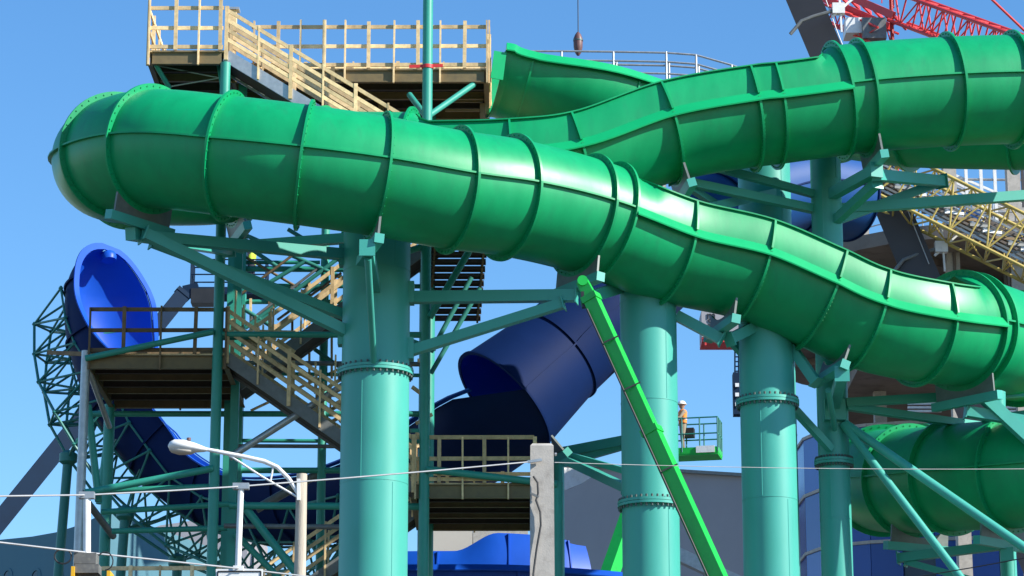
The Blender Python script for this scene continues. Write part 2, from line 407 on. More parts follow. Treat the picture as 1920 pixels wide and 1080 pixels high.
# ================================================================ support columns
def col_flange(root, x, Y, z, r, n=36):
    for dz in (-0.035, 0.035):
        MB().ring((x, Y, z + dz), ZUP, r - 0.02, r + 0.10, 0.06, 56).build('joint_flange', 'teal', root)
    b = MB()
    for k in range(n):
        t = 2 * math.pi * k / n; b.tube((x + (r + 0.06) * math.cos(t), Y + (r + 0.06) * math.sin(t), z - 0.13), (x + (r + 0.06) * math.cos(t), Y + (r + 0.06) * math.sin(t), z + 0.13), 0.025, n=6)
    o = b.build('bolts', 'bolt', root); o['kind'] = 'stuff'
def column(label, px, py, Y, r, ztop, flanges, group='teal columns that carry the slides'):
    x = P(px, py, Y).x
    root = thing('support_column', label, 'column', (x, Y, 0), group)
    n = 64; zs = sorted([0] + [P(px, q, Y - r).z for q in flanges] + [ztop])
    for i in range(len(zs) - 1):
        m = MB(); m.tube((x, Y, zs[i]), (x, Y, zs[i + 1]), r, n=n); m.build('shaft', 'teal', root)
        zz = zs[i] + 2.35; kk = 0
        while zz < zs[i + 1] - 0.5:                       # weld beads between the rolled plates
            MB().ring((x, Y, zz), ZUP, r - 0.01, r + 0.007, 0.018, 56).build('weld_seam', 'teal', root); kk += 1
            ang = R_(250 + 55 * (kk % 2)); MB().bar((x + (r - 0.004) * math.cos(ang), Y + (r - 0.004) * math.sin(ang), zz + 0.02), (x + (r - 0.004) * math.cos(ang), Y + (r - 0.004) * math.sin(ang), min(zz + 2.3, zs[i + 1] - 0.1)), 0.018, 0.018, Vector((0, 1, 0))).build('weld_seam', 'teal', root); zz += 2.35
    for z in zs[1:-1]: col_flange(root, x, Y, z, r)
    return root, x
def arm(root, p, q, w=0.2, h=0.24, name='arm', m='teal', ends=True):
    b = MB(); p, q = Vector(p), Vector(q); b.bar(p, q, w, h); o = b.build(name, m, root, smooth=False)
    if ends:
        d = (q - p).normalized(); e = MB(); e.bar(q - d * 0.0, q + d * 0.03, w + 0.1, h + 0.1); e.build('end_plate', m, root, smooth=False)
    return o
def rod(root, p, q, r, name='brace', m='teal', n=14):
    return MB().tube(p, q, r, n=n).build(name, m, root)
def saddle(root, path, u, R, below=0.45, w=0.05, half=36):
    """plate cradle under a slide joint, cut to the curve of the shell"""
    C, T, S, U = path.frame(u); m = MB(); top = []; n = 12
    for k in range(n + 1):
        t = R_(270 - half + 2 * half * k / n); top.append(C + S * ((R + 0.13) * math.cos(t)) + U * ((R + 0.13) * math.sin(t)))
    hw = (R + 0.13) * math.sin(R_(half)) ; dn = -(R + 0.13 + below * 0.35)
    poly = top + [C + S * hw + U * dn, C - S * hw + U * dn]
    m.prism([p - T * w / 2 for p in poly], T * w); o = m.build('saddle', 'steel_bracket', root, smooth=False)
    b = MB(); b.bar(C - S * (hw + 0.12) + U * (dn - 0.1), C + S * (hw + 0.12) + U * (dn - 0.1), 0.2, 0.2, U); b.build('saddle_beam', 'teal', root, smooth=False)
    e = MB(); e.bar(C + S * (hw + 0.12) + U * (dn - 0.1), C + S * (hw + 0.15) + U * (dn - 0.1), 0.21, 0.21, U); e.build('end_plate', 'teal', root, smooth=False)
    return C + U * (dn - 0.2), C + S * hw + U * (dn - 0.2), C - S * hw + U * (dn - 0.2)
c1, x1 = column('thickest teal column with a bolted joint ring, between the two legs of the green tube', 704, 700, 63.3, 0.765, 20.3, [685])
c2, x2 = column('teal column behind the bright green boom arm', 1218, 800, 64.3, 0.65, P(1218, 520, 64.3).z, [937])
c3, x3 = column('teal column in front of the round blue building edge, under the dipping trough', 1440, 800, 65.2, 0.635, P(1440, 545, 65.2).z, [745])
c5, x5 = column('teal column standing behind the lower trough and reaching up to the upper trough', 1433, 350, 69.0, 0.655, P(1435, 300, 69.0).z, [])
c4, x4 = column('slim teal column with a bolted joint ring beside the low green tube', 1562, 800, 67.6, 0.375, P(1562, 262, 67.6).z, [862])
Y1 = 63.3
# column 1: arm under the front tube, its strut, the long arm to the bend
k = saddle(c1, path1, iF + 3, GR)
arm(c1, (x1, Y1 - 0.7, k[0].z - 0.1), (k[0].x, k[0].y - 0.9, k[0].z - 0.1), 0.24, 0.26)
rod(c1, (k[0].x, k[0].y - 0.6, k[0].z - 0.25), (x1, Y1 - 0.72, k[0].z - 1.9), 0.075, 'strut')
kb = saddle(c1, path1, iF, GR)
bnd = kb[0]
arm(c1, (x1 - 0.6, Y1 - 0.2, P(645, 628, Y1).z), bnd + V(0.1, 0, -0.12), 0.22, 0.24, 'brace')
arm(c1, (x1 - 0.5, Y1 + 0.4, P(645, 590, Y1).z), bnd + V(0.2, 0.6, -0.15), 0.20, 0.20, 'brace')
arm(c1, (x1 - 0.65, Y1, P(645, 478, Y1).z), bnd + V(0.0, 0.2, -0.12), 0.22, 0.24)
kb2 = saddle(c1, path1, iF - 3.0, GR)
arm(c1, kb[0] + V(-0.2, -0.1, -0.15), kb2[0] + V(-0.3, 0.3, -0.15), 0.24, 0.28, 'tie_beam')
arm(c1, (x1 - 0.65, Y1 + 0.3, P(645, 440, Y1).z), kb2[0] + V(0, 0, -0.15), 0.22, 0.22)
# column 1: right hand arm and brace to the end of the tube
kt = saddle(c1, path1, iF + 6, GR)
arm(c1, (x1 + 0.7, Y1, P(768, 558, Y1).z), kt[0] + V(0, 0, -0.12), 0.24, 0.26)
arm(c1, (x1 + 0.72, Y1, P(768, 660, Y1).z), kt[0] + V(-0.3, 0, -0.3), 0.22, 0.22, 'brace')
for q in (550, 655, 480, 628):
    MB().box((x1 + (0.78 if q in (550, 655) else -0.78), Y1, P(704, q, Y1).z), (0.16, 0.34, 0.5)).build('gusset', 'teal', c1, smooth=False)
# column 2
k2 = saddle(c2, path1, iF + 7.75, GR)
arm(c2, (x2 + 0.66, 64.3, P(1262, 592, 64.3).z), k2[0] + V(0, 0, -0.15), 0.22, 0.24)
arm(c2, (x2 - 0.6, 64.2, P(1190, 540, 64.3).z), kt[0] + V(0.25, 0.15, -0.12), 0.24, 0.26)
# column 3 and 4 : lower trough
k4 = saddle(c4, path1, iF + 9.75, GR)
arm(c4, (x4, 67.3, k4[0].z - 0.1), (k4[1].x, k4[1].y, k4[0].z - 0.1), 0.24, 0.26)
rod(c4, (x4, 67.25, P(1562, 800, 67).z), (k4[0].x, k4[0].y + 0.2, k4[0].z - 0.25), 0.07, 'strut')
arm(c3, (x3 + 0.3, 65.2, P(1455, 590, 65.2).z), k2[0] + V(0.2, 0.1, -0.12), 0.22, 0.24)
arm(c4, (x4 - 0.1, 67.25, P(1553, 842, 67.2).z), P(1352, 618, 65.6), 0.17, 0.17, 'brace')
arm(c3, (x3 + 0.5, 65.2, P(1470, 640, 65.2).z), (k4[0].x - 0.3, k4[0].y, k4[0].z - 0.1), 0.2, 0.22)
# upper trough supports
ku = saddle(c5, path1, 6, GR)
arm(c5, (x5 + 0.2, 68.5, P(1440, 362, 68.5).z), ku[0] + V(-0.1, 0.1, -0.35), 0.2, 0.22)
arm(c4, (x4 - 0.3, 67.6, P(1532, 388, 67.4).z), P(1262, 336, 65.3), 0.2, 0.2, 'brace')
arm(c4, (x4 - 0.3, 67.5, P(1532, 362, 67.4).z), P(1300, 302, 65.6), 0.16, 0.18, 'brace')
arm(c5, (x5 - 0.3, 68.5, P(1400, 430, 68.5).z), P(1283, 345, 65.4), 0.14, 0.16, 'brace')
kv = saddle(c4, path1, 3, GR)
arm(c4, (x4 + 0.1, 67.3, P(1552, 358, 67).z), kv[0] + V(0, -0.3, -0.1), 0.22, 0.26)
arm(c4, (x4 + 0.2, 67.3, P(1578, 405, 67).z), kv[0] + V(0.05, 0.1, -0.3), 0.2, 0.22, 'brace')
arm(c4, kv[0] + V(0.0, -0.2, -0.2), P(1765, 340, 68.5), 0.24, 0.26)
arm(c4, (x4 + 0.3, 67.6, P(1578, 412, 67.6).z), P(1762, 342, 68.6), 0.22, 0.22, 'brace')
arm(c4, (x4 + 0.3, 67.6, P(1578, 392, 67.6).z), P(1990, 362, 69), 0.22, 0.24)
MB().box((x4, 67.2, P(1562, 770, 67.2).z), (0.5, 0.34, 0.5)).build('gusset', 'teal', c4, smooth=False)
# column 4: lower right hand frame
arm(c4, (x4 + 0.3, 67.4, P(1595, 755, 67.4).z), P(1990, 732, 68), 0.18, 0.2)
arm(c4, (x4 + 0.3, 67.4, P(1595, 762, 67.4).z), P(1850, 800, 70), 0.18, 0.18, 'brace')
rod(c4, (x4 + 0.25, 67.2, P(1590, 795, 67.2).z), P(1990, 1075, 65.5), 0.11, 'raking_pipe')
rod(c4, (x4 + 0.2, 67.2, P(1585, 795, 67.2).z), P(1860, 1160, 65.5), 0.10, 'raking_pipe')
# ================================================================ the other slides
# launch slide that starts at the top deck and runs on behind, closing to a tube
lp = [cn(*q, GR) for q in [(938, 92, 70.4, 4), (962, 96, 70.45, 6), (1001, 109, 70.5, 8), (1120, 130, 70.8, 10), (1240, 167, 72.0, 10), (1400, 182, 74.5, 8), (1560, 175, 74.5, 4), (1715, 190, 72.2, -6), (1885, 196, 71.6, -22), (2050, 200, 70.4, -32)]]
path2 = Path(lp)
s2 = thing('water_slide', 'green open launch trough leaving the top wooden railed deck', 'water slide', lp[1])
def lowtrough(root, path, R, rings, m, ml, h=0.10):
    for i in range(len(rings) - 1):
        us = urange(rings[i], rings[i + 1], 10)
        shell(path, us, lambda u: 180, lambda u: 360, R, 0.03, 30).build('lower_shell', m, root)
        for s in (1, -1):
            strip(path, us, [(s * (R - 0.03), 0.17), (s * (R + 0.04), 0.17), (s * (R + 0.17), -0.05), (s * (R + 0.16), -0.08), (s * (R - 0.03), 0.0)]).build('lip', ml, root)
    for u in rings: arcflange(path, u, 183, 357, R - 0.03, R + 0.035, 0.05, 40).build('joint_flange', m, root)
lowtrough(s2, path2, GR, [0.0, 2, 3.35, 4.7, 6.2], 'green_gel', 'green_lip')
slide_section(s2, path2, GR, [6.2, 7, 8, 8.99], 'tube', bolts=False)
C, T, S, U = path2.frame(0.05)                                     # starter hood: flat raised cheeks at the mouth
for s in (1, -1):
    m = MB(); b0 = C + S * (s * (GR + 0.05)); m.prism([b0 - T * 0.32 - U * 0.86, b0 - U * 0.86, b0 - U * 0.12, b0 - T * 0.32 - U * 0.12], S * (s * 0.03)); m.build('entry_panel', 'green_lip', s2, smooth=False)

# low tube on the right
lr = [cn(*q, GR) for q in [(2190, 845, 66.6, -18), (2020, 858, 67.1, -25), (1850, 872, 68.4, -36), (1727, 881, 70.0, -43), (1640, 889, 71.5, -50)]]
e = lr[-1]; lr += [e + V(-0.5, 1.5, 0.3), e + V(-0.15, 3.3, 0.7), e + V(1.0, 4.6, 1.0), e + V(3.0, 5.4, 1.2)]
path3 = Path(lr[::-1])
s3 = thing('water_slide', 'low shaded green tube behind the slanting teal pipes', 'water slide', lr[2])
slide_section(s3, path3, GR, [0, 1, 2, 3, 4, 5, 6, 7, 7.99], 'tube')
c6, x6 = column('short thin teal post under the shaded low green tube', 1890, 1040, 70.3, 0.20, P(1890, 1012, 70.3).z, [])
k6 = saddle(c6, path3, 4.3, GR); k6b = saddle(c6, path3, 5.9, GR)
arm(c6, (x6 - 0.1, 70.2, P(1885, 1022, 70.2).z), k6[0] + V(-0.5, 0, -0.15), 0.2, 0.22)
arm(c6, (x6 - 0.1, 70.2, P(1885, 1105, 70.2).z), k6[0] + V(-0.3, 0, -0.25), 0.16, 0.16, 'brace')
arm(c6, (x6, 70.2, P(1885, 1030, 70.2).z), k6b[0] + V(0.1, 0, -0.12), 0.2, 0.22)
# frame to the right of column 4 that carries the tube mouth of the lower trough
c7, x7 = column('teal column with a crossed arm frame under the mouth where the lower trough closes to a tube', 2010, 800, 66.6, 0.45, P(2010, 700, 66.6).z, [])
k7 = saddle(c7, path1, 26.8, GR)
arm(c7, (x7 - 0.3, 66.6, P(1990, 800, 66.6).z), k7[0] + V(0.0, 0.1, -0.12), 0.22, 0.24)
arm(c7, (x7 - 0.3, 66.6, P(1990, 880, 66.6).z), P(1842, 742, 66.4), 0.26, 0.28, 'brace')
arm(c7, (x7 - 0.3, 66.9, P(1990, 772, 66.9).z), P(1850, 790, 68.6), 0.22, 0.24, 'tie_beam')
rod(c7, (P(1872, 735, 66.8)), (P(1872, 772, 66.8)), 0.17, 'stub')

# ---------------------------------------------------------------- blue slide
BR = 1.6
bpx = [(1590, 368, 81.0), (1480, 356, 79.6), (1345, 405, 77.6), (1190, 538, 75.1), (1045, 666, 74.3), (945, 754, 73.8), (800, 850, 76.8), (640, 908, 79.4), (490, 912, 81.2), (385, 868, 82.0), (306, 790, 82.2), (252, 700, 82.2), (224, 607, 82.3), (210, 525, 82.4), (206, 470, 82.6)]
bn = [P(*q) for q in bpx]; pathb = Path(bn); path_up = Path(bn[:6] + [bn[5] * 2 - bn[4]])
s4 = thing('water_slide', 'navy blue water slide with a big tilted tube and a bright blue scoop', 'water slide', bn[5])
Lfix = Vector((0.63, 0.78, 0)).normalized()
def bframe(u):
    C, T, S, U = (path_up if u <= 5.0 else pathb).frame(u)
    w_ = ease((u - 10.6) / 2.2); T0 = T
    S2 = T.cross(ZUP); S2 = S2.normalized() if S2.length > 1e-3 else Lfix
    L = (S2 * (1 - w_) + Lfix * w_).normalized()
    L = (L - T * L.dot(T)).normalized(); O = L.cross(T).normalized()
    if w_ < 0.5 and O.z < 0: O = -O
    if w_ >= 0.5 and O.dot(Vector((0.75, -0.65, 0.5))) < 0: O = -O
    return C, T, L, O
class BP:
    L = pathb.L
    def pt(s, u): return pathb.pt(u)
    def frame(s, u): return bframe(u)
bp_ = BP()
def br(u): return 1.62 - 0.24 * min(max(5.0 - u, 0), 1.0) - 0.08 * min(max(4.0 - u, 0), 1.0)
for a, b_ in ((0.0, 1.0), (1.0, 2.0), (2.0, 3.0), (3.0, 4.0), (4.0, 5.0)):
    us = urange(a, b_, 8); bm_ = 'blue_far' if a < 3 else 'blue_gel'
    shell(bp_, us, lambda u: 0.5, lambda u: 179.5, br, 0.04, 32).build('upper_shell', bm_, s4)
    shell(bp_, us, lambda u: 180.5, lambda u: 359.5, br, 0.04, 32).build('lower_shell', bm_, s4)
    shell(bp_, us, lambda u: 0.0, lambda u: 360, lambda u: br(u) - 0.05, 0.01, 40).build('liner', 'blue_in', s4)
    for s in (1, -1):
        m = MB(); vs = []
        for u in us:
            C, T, S, U = bframe(u); r_ = br(u)
            vs += [C + S * (s * (r_ - 0.02)) + U * 0.02, C + S * (s * (r_ + 0.05)) + U * 0.02, C + S * (s * (r_ + 0.05)) - U * 0.02, C + S * (s * (r_ - 0.02)) - U * 0.02]
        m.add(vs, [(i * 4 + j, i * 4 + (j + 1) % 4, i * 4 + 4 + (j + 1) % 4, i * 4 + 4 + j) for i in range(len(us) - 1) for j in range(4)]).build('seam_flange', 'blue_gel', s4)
for u in (0.0, 1.0, 2.0, 3.0, 4.0, 5.0):
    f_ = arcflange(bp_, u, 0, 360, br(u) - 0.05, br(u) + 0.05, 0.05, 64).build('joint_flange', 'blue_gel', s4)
def bw(u):                                                         # half width / depth of the trough, closing in an arch at the top
    t = min(max((u - 11.2) / (14.0 - 11.2), 0), 0.999); return BR * (1 + 0.03 * ease((u - 10) / 2)) * math.sqrt(max(1 - t ** 2.4, 0.0004))
def bdepth(u): return BR * (1 - 0.05 * ease((u - 11.5) / 2.5)) * (0.02 + 0.98 * min(1, bw(u) / BR))
def trough(us, off, ext, a0=180, a1=360, n=34, th=0.03):
    mb = MB(); rows = []
    for u in us:
        C, T, L, O = bframe(u); wv = bw(u) + off; dv = bdepth(u) + off; row = []
        for q, rng in ((0, range(n + 1)), (th, range(n, -1, -1))):
            for k in rng:
                t = R_(a0 + (a1 - a0) * k / n); row.append(C + L * ((wv - q) * math.cos(t)) + O * ((dv - q) * math.sin(t)))
        rows.append(row)
    nn = len(rows[0]); vs = [v for r in rows for v in r]; fs = []
    for i in range(len(rows) - 1):
        for k in range(nn):
            k2 = (k + 1) % nn; fs.append((i * nn + k, i * nn + k2, (i + 1) * nn + k2, (i + 1) * nn + k))
    for base in (0, (len(rows) - 1) * nn):
        for k in range(n): fs.append((base + k, base + k + 1, base + nn - 2 - k, base + nn - 1 - k))
    return mb.add(vs, fs)
segs = [5.0, 6.2, 7.4, 8.6, 9.7, 10.7, 11.8, 12.9, 13.97]
for i in range(len(segs) - 1):
    us = urange(segs[i], segs[i + 1], 10 if i < 6 else 20)
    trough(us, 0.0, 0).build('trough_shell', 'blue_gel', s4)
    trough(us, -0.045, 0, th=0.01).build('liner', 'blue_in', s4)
for u in segs[1:-1]:
    mb = MB(); C, T, L, O = bframe(u); vs = []
    for k in range(41):
        t = R_(180 + 180 * k / 40); c_, s_ = math.cos(t), math.sin(t)
        for r, dt in ((-0.02, -1), (0.08, -1), (0.08, 1), (-0.02, 1)): vs.append(C + L * ((bw(u) + r) * c_) + O * ((bdepth(u) + r) * s_) + T * (0.03 * dt))
    fs = [(k * 4 + j, k * 4 + (j + 1) % 4, k * 4 + 4 + (j + 1) % 4, k * 4 + 4 + j) for k in range(40) for j in range(4)] + [(0, 1, 2, 3), (163, 162, 161, 160)]
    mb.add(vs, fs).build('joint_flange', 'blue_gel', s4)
# rolled rim round the scoop
rimL, rimR = [], []
for u in urange(5.02, 13.97, 90):
    C, T, L, O = bframe(u); rimL.append(C + L * -(bw(u) + 0.02) + O * 0.02); rimR.append(C + L * (bw(u) + 0.02) + O * 0.02)
mb = MB(); pts = rimL + rimR[::-1]
vs = []; fs = []
for i, p in enumerate(pts):
    u = urange(5.02, 13.97, 90)[i] if i < 91 else urange(5.02, 13.97, 90)[181 - i]
    C, T, L, O = bframe(u); d = (p - C); d = (d / d.length) if d.length > 0.15 else T
    tt = ease((u - 12.8) / 1.2); d = (d * (1 - tt * 0.5) + T * tt * 0.9).normalized()
    for a_, b_ in ((-0.03, 0), (0.17, 0), (0.17, 0.04), (-0.03, 0.04)): vs.append(p + d * a_ + O * b_)
for i in range(len(pts) - 1):
    for j in range(4): fs.append((i * 4 + j, i * 4 + (j + 1) % 4, i * 4 + 4 + (j + 1) % 4, i * 4 + 4 + j))
mb.add(vs, fs).build('rim', 'blue_in', s4)
C, T, L, O = bframe(13.95)
MB().lathe(C - T * 0.25 - O * 0.07, T, [(0, 0.22), (0.12, 0.24), (0.24, 0.2), (0.32, 0.08)], 14).build('tip_cap', 'blue_in', s4)
# space frame behind the scoop
tr = thing('space_frame', 'teal steel lattice truss hugging the back of the blue scoop', 'truss', P(120, 1000, 82.0) * 1.0)
def node(u, lat, dep):
    C, T, L, O = bframe(u); t = lat
    return C + L * (t * BR) - O * (math.sqrt(max(0, 1 - min(abs(t), 1) ** 2)) * bdepth(u) + dep)
rowsu = [6.6, 7.2, 7.8, 8.4, 9.0, 9.55, 10.1, 10.6, 11.1, 11.65, 12.2, 12.8]
lats = [-0.9, -0.3, 0.3, 0.9]; lout = [-0.62, 0.0, 0.62]
inner = [[node(u, l, 0.10) for l in lats] for u in rowsu]
outer = []
for i, u in enumerate(rowsu):
    uu = (u + rowsu[min(i + 1, len(rowsu) - 1)]) / 2; outer.append([node(uu, l, 1.25) for l in lout])
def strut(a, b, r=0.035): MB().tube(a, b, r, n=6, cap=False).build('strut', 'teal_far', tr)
for i in range(len(rowsu)):
    for j in range(4):
        if j < 3: strut(inner[i][j], inner[i][j + 1])
        if i + 1 < len(rowsu): strut(inner[i][j], inner[i + 1][j])
    if i + 1 < len(rowsu):
        for j in range(3):
            if j < 2: strut(outer[i][j], outer[i][j + 1])
            if i + 2 < len(rowsu): strut(outer[i][j], outer[i + 1][j], 0.045)
            for a_ in (inner[i][j], inner[i][j + 1], inner[i + 1][j], inner[i + 1][j + 1]): strut(outer[i][j], a_)
nb = MB()
for g_ in inner + outer[:-1]:
    for p in g_: nb.lathe(p - V(0, 0, 0.07), ZUP, [(0, 0.03), (0.07, 0.075), (0.14, 0.03)], 8)
o = nb.build('node_balls', 'teal_far', tr); o['kind'] = 'stuff'
for (a_, px_, py_) in ((outer[6][1], 60, 1300), (outer[3][1], 330, 1400), (outer[1][1], 420, 1400), (outer[4][0], 180, 1400)):
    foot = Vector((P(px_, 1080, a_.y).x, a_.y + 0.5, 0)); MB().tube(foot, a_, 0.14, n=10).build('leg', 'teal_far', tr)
    MB().lathe(a_ - V(0, 0, 0.24), ZUP, [(0, 0.1), (0.12, 0.26), (0.36, 0.26), (0.46, 0.1)], 12).build('node_hub', 'teal_far', tr)
# prop under the tilted tube, held by column 2
cb, xb_ = column('dark teal prop column under the tilted blue tube', 1046, 860, 76.0, 0.17, P(1046, 842, 76).z, [])
arm(cb, (xb_, 76, P(1046, 850, 76).z), P(1172, 826, 75.5), 0.2, 0.26)
arm(cb, (xb_, 76, P(1046, 872, 76).z), P(1172, 836, 75.6), 0.16, 0.18, 'brace')
arm(cb, (xb_, 75.8, P(1046, 858, 76).z), P(1175, 916, 72), 0.2, 0.22, 'brace')
arm(cb, (xb_, 75.8, P(1046, 850, 76).z), P(1175, 884, 73), 0.14, 0.16, 'brace')
saddle(cb, bp_, 5.0, BR)

# lower blue slide at the foot of the picture
l5 = [cn(*q, 1.5) for q in [(690, 1064, 78, -6), (800, 1063, 77.8, -2), (970, 1064, 77.8, 4), (1136, 1075, 78.2, 14), (1215, 1085, 78.7, 24)]]
path5 = Path(l5)
s5 = thing('water_slide', 'bright blue low trough beneath the lowest railed landing', 'water slide', l5[2])
def h5(u): return 1.02 + 0.52 * ease((u - 1.25) / 0.6) - 0.12 * ease((u - 2.2) / 1.6)
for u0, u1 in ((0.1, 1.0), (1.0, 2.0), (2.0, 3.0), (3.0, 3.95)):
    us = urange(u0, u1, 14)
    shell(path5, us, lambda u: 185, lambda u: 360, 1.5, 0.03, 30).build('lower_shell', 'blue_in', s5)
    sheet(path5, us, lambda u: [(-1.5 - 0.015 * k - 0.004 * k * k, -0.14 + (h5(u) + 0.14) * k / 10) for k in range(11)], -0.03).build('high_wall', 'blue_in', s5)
    strip(path5, us, [(1.47, 0.06), (1.56, 0.06), (1.70, -0.10), (1.69, -0.13), (1.47, 0.0)]).build('lip', 'blue_in', s5)
for u in (1.0, 2.0, 3.0):
    arcflange(path5, u, 183, 357, 1.47, 1.56, 0.05, 40).build('joint_flange', 'blue_in', s5)
    C, T, S, U = path5.frame(u); hh = h5(u); MB().prism([C - S * 1.46, C - S * 1.34, C - S * 1.92 + U * hh, C - S * 2.02 + U * hh], T * 0.04).build('wall_rib', 'blue_in', s5, smooth=False)
for px_ in (720, 905, 1190):
    q = P(px_, 1080, 77.6); MB().tube((q.x, 77.9, 0), (q.x, 77.9, q.z - 1.0), 0.25, n=16).build('leg', 'teal_far', s5)
# ================================================================ stair tower
YF, YB = 67.0, 71.3
def X(px, Y=YF, py=700): return P(px, py, Y).x
xa, xb, xc, xd = X(160), X(407), X(797), X(1045)
zA = P(340, 93, YF).z; zB = P(300, 662, YF).z; zC = P(900, 904, YF).z; zM = zA - 3.55; zD = zC - (zB - zC)
tw = thing('stair_tower', 'teal steel stair tower with railed lumber landings and switchback stairs behind the green tube', 'tower', (xb, YF, 0))
# columns
def post(x, Y, r, z1, m='teal_small', z0=0.0, name='column'): return MB().tube((x, Y, z0), (x, Y, z1), r, n=22).build(name, m, tw)
post(xb, YF, 0.125, zA - 0.35); post(xc, YF, 0.125, zA + 6.0)
post(xa, YF, 0.11, zB + 0.05, 'galv'); post(xd, YF, 0.12, P(1045, 905, YF).z)
post(xa, YB, 0.14, zB - 0.3); post(X(606, YB), YB, 0.11, zB + 4.5); post(X(800, YB), YB, 0.20, zA - 0.3)
MB().box((xb, YB, (zA - 0.3) / 2), (0.46, 0.36, zA - 0.3)).build('column', 'teal_small', tw, smooth=False)
MB().box((X(428), YF + 1.8, (zA - 0.3) / 2), (0.2, 0.2, zA - 0.3)).build('column', 'teal_small', tw, smooth=False)
t_ = MB(); t_.ring((xc, YF, P(800, 126, YF).z), ZUP, 0.12, 0.145, 0.09, 24); t_.bar((xc - 0.45, YF - 0.05, P(800, 126, YF).z), (xc + 0.38, YF - 0.05, P(800, 124, YF).z), 0.02, 0.08); tape = t_.build('marker_tape', 'red_tape', tw); tape['label'] = 'red tape wrapped round the tall thin post'
def deck(x0, x1, y0, y1, z, fh=0.33, planks=True):
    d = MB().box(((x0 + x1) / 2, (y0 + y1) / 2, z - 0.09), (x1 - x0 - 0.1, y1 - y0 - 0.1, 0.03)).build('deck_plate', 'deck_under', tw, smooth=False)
    for (p, q) in (((x0, y0), (x1, y0)), ((x0, y1), (x1, y1)), ((x0, y0), (x0, y1)), ((x1, y0), (x1, y1))):
        p3 = V(p[0], p[1], z - 0.06 - fh / 2); q3 = V(q[0], q[1], z - 0.06 - fh / 2)
        dr = (q3 - p3).normalized() * 0.05
        MB().ibeam(p3 + dr, q3 - dr, 0.12, fh, 0.025).build('edge_beam', 'deck_steel', tw, smooth=False)
    n = max(3, int((y1 - y0) / 0.62))
    for i in range(1, n):
        yy = y0 + (y1 - y0) * i / n
        MB().ibeam((x0 + 0.08, yy, z - 0.24), (x1 - 0.08, yy, z - 0.24), 0.09, 0.2, 0.018).build('joist', 'deck_under' if i % 2 else 'deck_steel', tw, smooth=False)
    n = int((y1 - y0) / 0.29)
    for i in range(n):
        yy = y0 + (y1 - y0) * (i + 0.5) / n
        MB().box(((x0 + x1) / 2, yy, z - 0.035), (x1 - x0 + 0.06 * random.random(), (y1 - y0) / n - 0.015, 0.045)).build('plank', 'lumber', tw, smooth=False)
def railing(pts, z, spacing=0.62, hgt=1.12, m='lumber', rails=(1.08, 0.56, 0.07), over=0.02, drop=0.42, out=(0, -0.07)):
    """lumber guard rail along level points (x, y); posts bolted to the outer face of the edge beam"""
    r = bpy.data.objects.new('railing', None); COL.objects.link(r); attach(r, tw)
    r.location = (pts[0][0], pts[0][1], z); WM[r.name] = Vector((pts[0][0], pts[0][1], z))
    for (p, q) in zip(pts[:-1], pts[1:]):
        p3, q3 = V(p[0] + out[0], p[1] + out[1], z), V(q[0] + out[0], q[1] + out[1], z); L = (q3 - p3).length; n = max(1, int(round(L / spacing)))
        d = (q3 - p3).normalized()
        for i in range(n + 1):
            a = p3 + (q3 - p3) * (i / n) + d * random.uniform(-0.05, 0.05); wide = (i % 2 == 1)
            MB().bar(a + V(0, 0, -drop if not wide else -0.03), a + V(random.uniform(-.012, .012), 0, hgt + random.uniform(0, 0.05)), 0.042 if not wide else 0.09, 0.09 if not wide else 0.042, Vector((0, 1, 0))).build('post', m, r, smooth=False)
        for hh in rails:
            MB().bar(p3 - d * 0.06 + V(0, 0.06, hh), q3 + d * over + V(0, 0.06, hh + random.uniform(-.015, .015)), 0.04, 0.095).build('rail', m, r, smooth=False)
    return r
def flight(x0, z0, x1, z1, y0, y1, rail_front=True, rail_back=True, m='lumber', sm='galv_dark', rails=(1.05, 0.8, 0.55, 0.3)):
    d = V(x1 - x0, 0, z1 - z0).normalized(); up = Vector((0, -1, 0)).cross(d); up = up if up.z > 0 else -up
    for yy in (y0, y1):
        MB().bar((x0, yy, z0 - 0.12), (x1, yy, z1 - 0.12), 0.06, 0.30).build('stringer', sm, tw, smooth=False)
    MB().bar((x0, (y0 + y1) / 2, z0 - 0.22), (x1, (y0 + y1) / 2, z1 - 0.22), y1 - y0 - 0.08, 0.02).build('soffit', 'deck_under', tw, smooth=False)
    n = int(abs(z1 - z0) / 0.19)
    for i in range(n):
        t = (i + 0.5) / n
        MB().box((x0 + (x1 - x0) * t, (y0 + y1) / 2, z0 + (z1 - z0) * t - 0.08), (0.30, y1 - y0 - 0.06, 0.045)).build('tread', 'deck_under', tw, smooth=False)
    for yy, on in ((y0 - 0.06, rail_front), (y1 + 0.06, rail_back)):
        if not on: continue
        r = bpy.data.objects.new('stair_railing', None); COL.objects.link(r); attach(r, tw); r.location = (x0, yy, z0); WM[r.name] = Vector((x0, yy, z0))
        k = max(3, int(round(abs(x1 - x0) / 0.75)))
        for i in range(k + 1):
            t = i / k; a = V(x0 + (x1 - x0) * t, yy, z0 + (z1 - z0) * t)
            MB().bar(a + V(0, 0, -0.25), a + V(0, 0, 1.15), 0.045 if i % 2 else 0.09, 0.06, Vector((0, 1, 0))).build('post', m, r, smooth=False)
        for hh in rails:
            MB().bar((x0, yy, z0 + hh), (x1, yy, z1 + hh), 0.04, 0.09).build('rail', m, r, smooth=False)
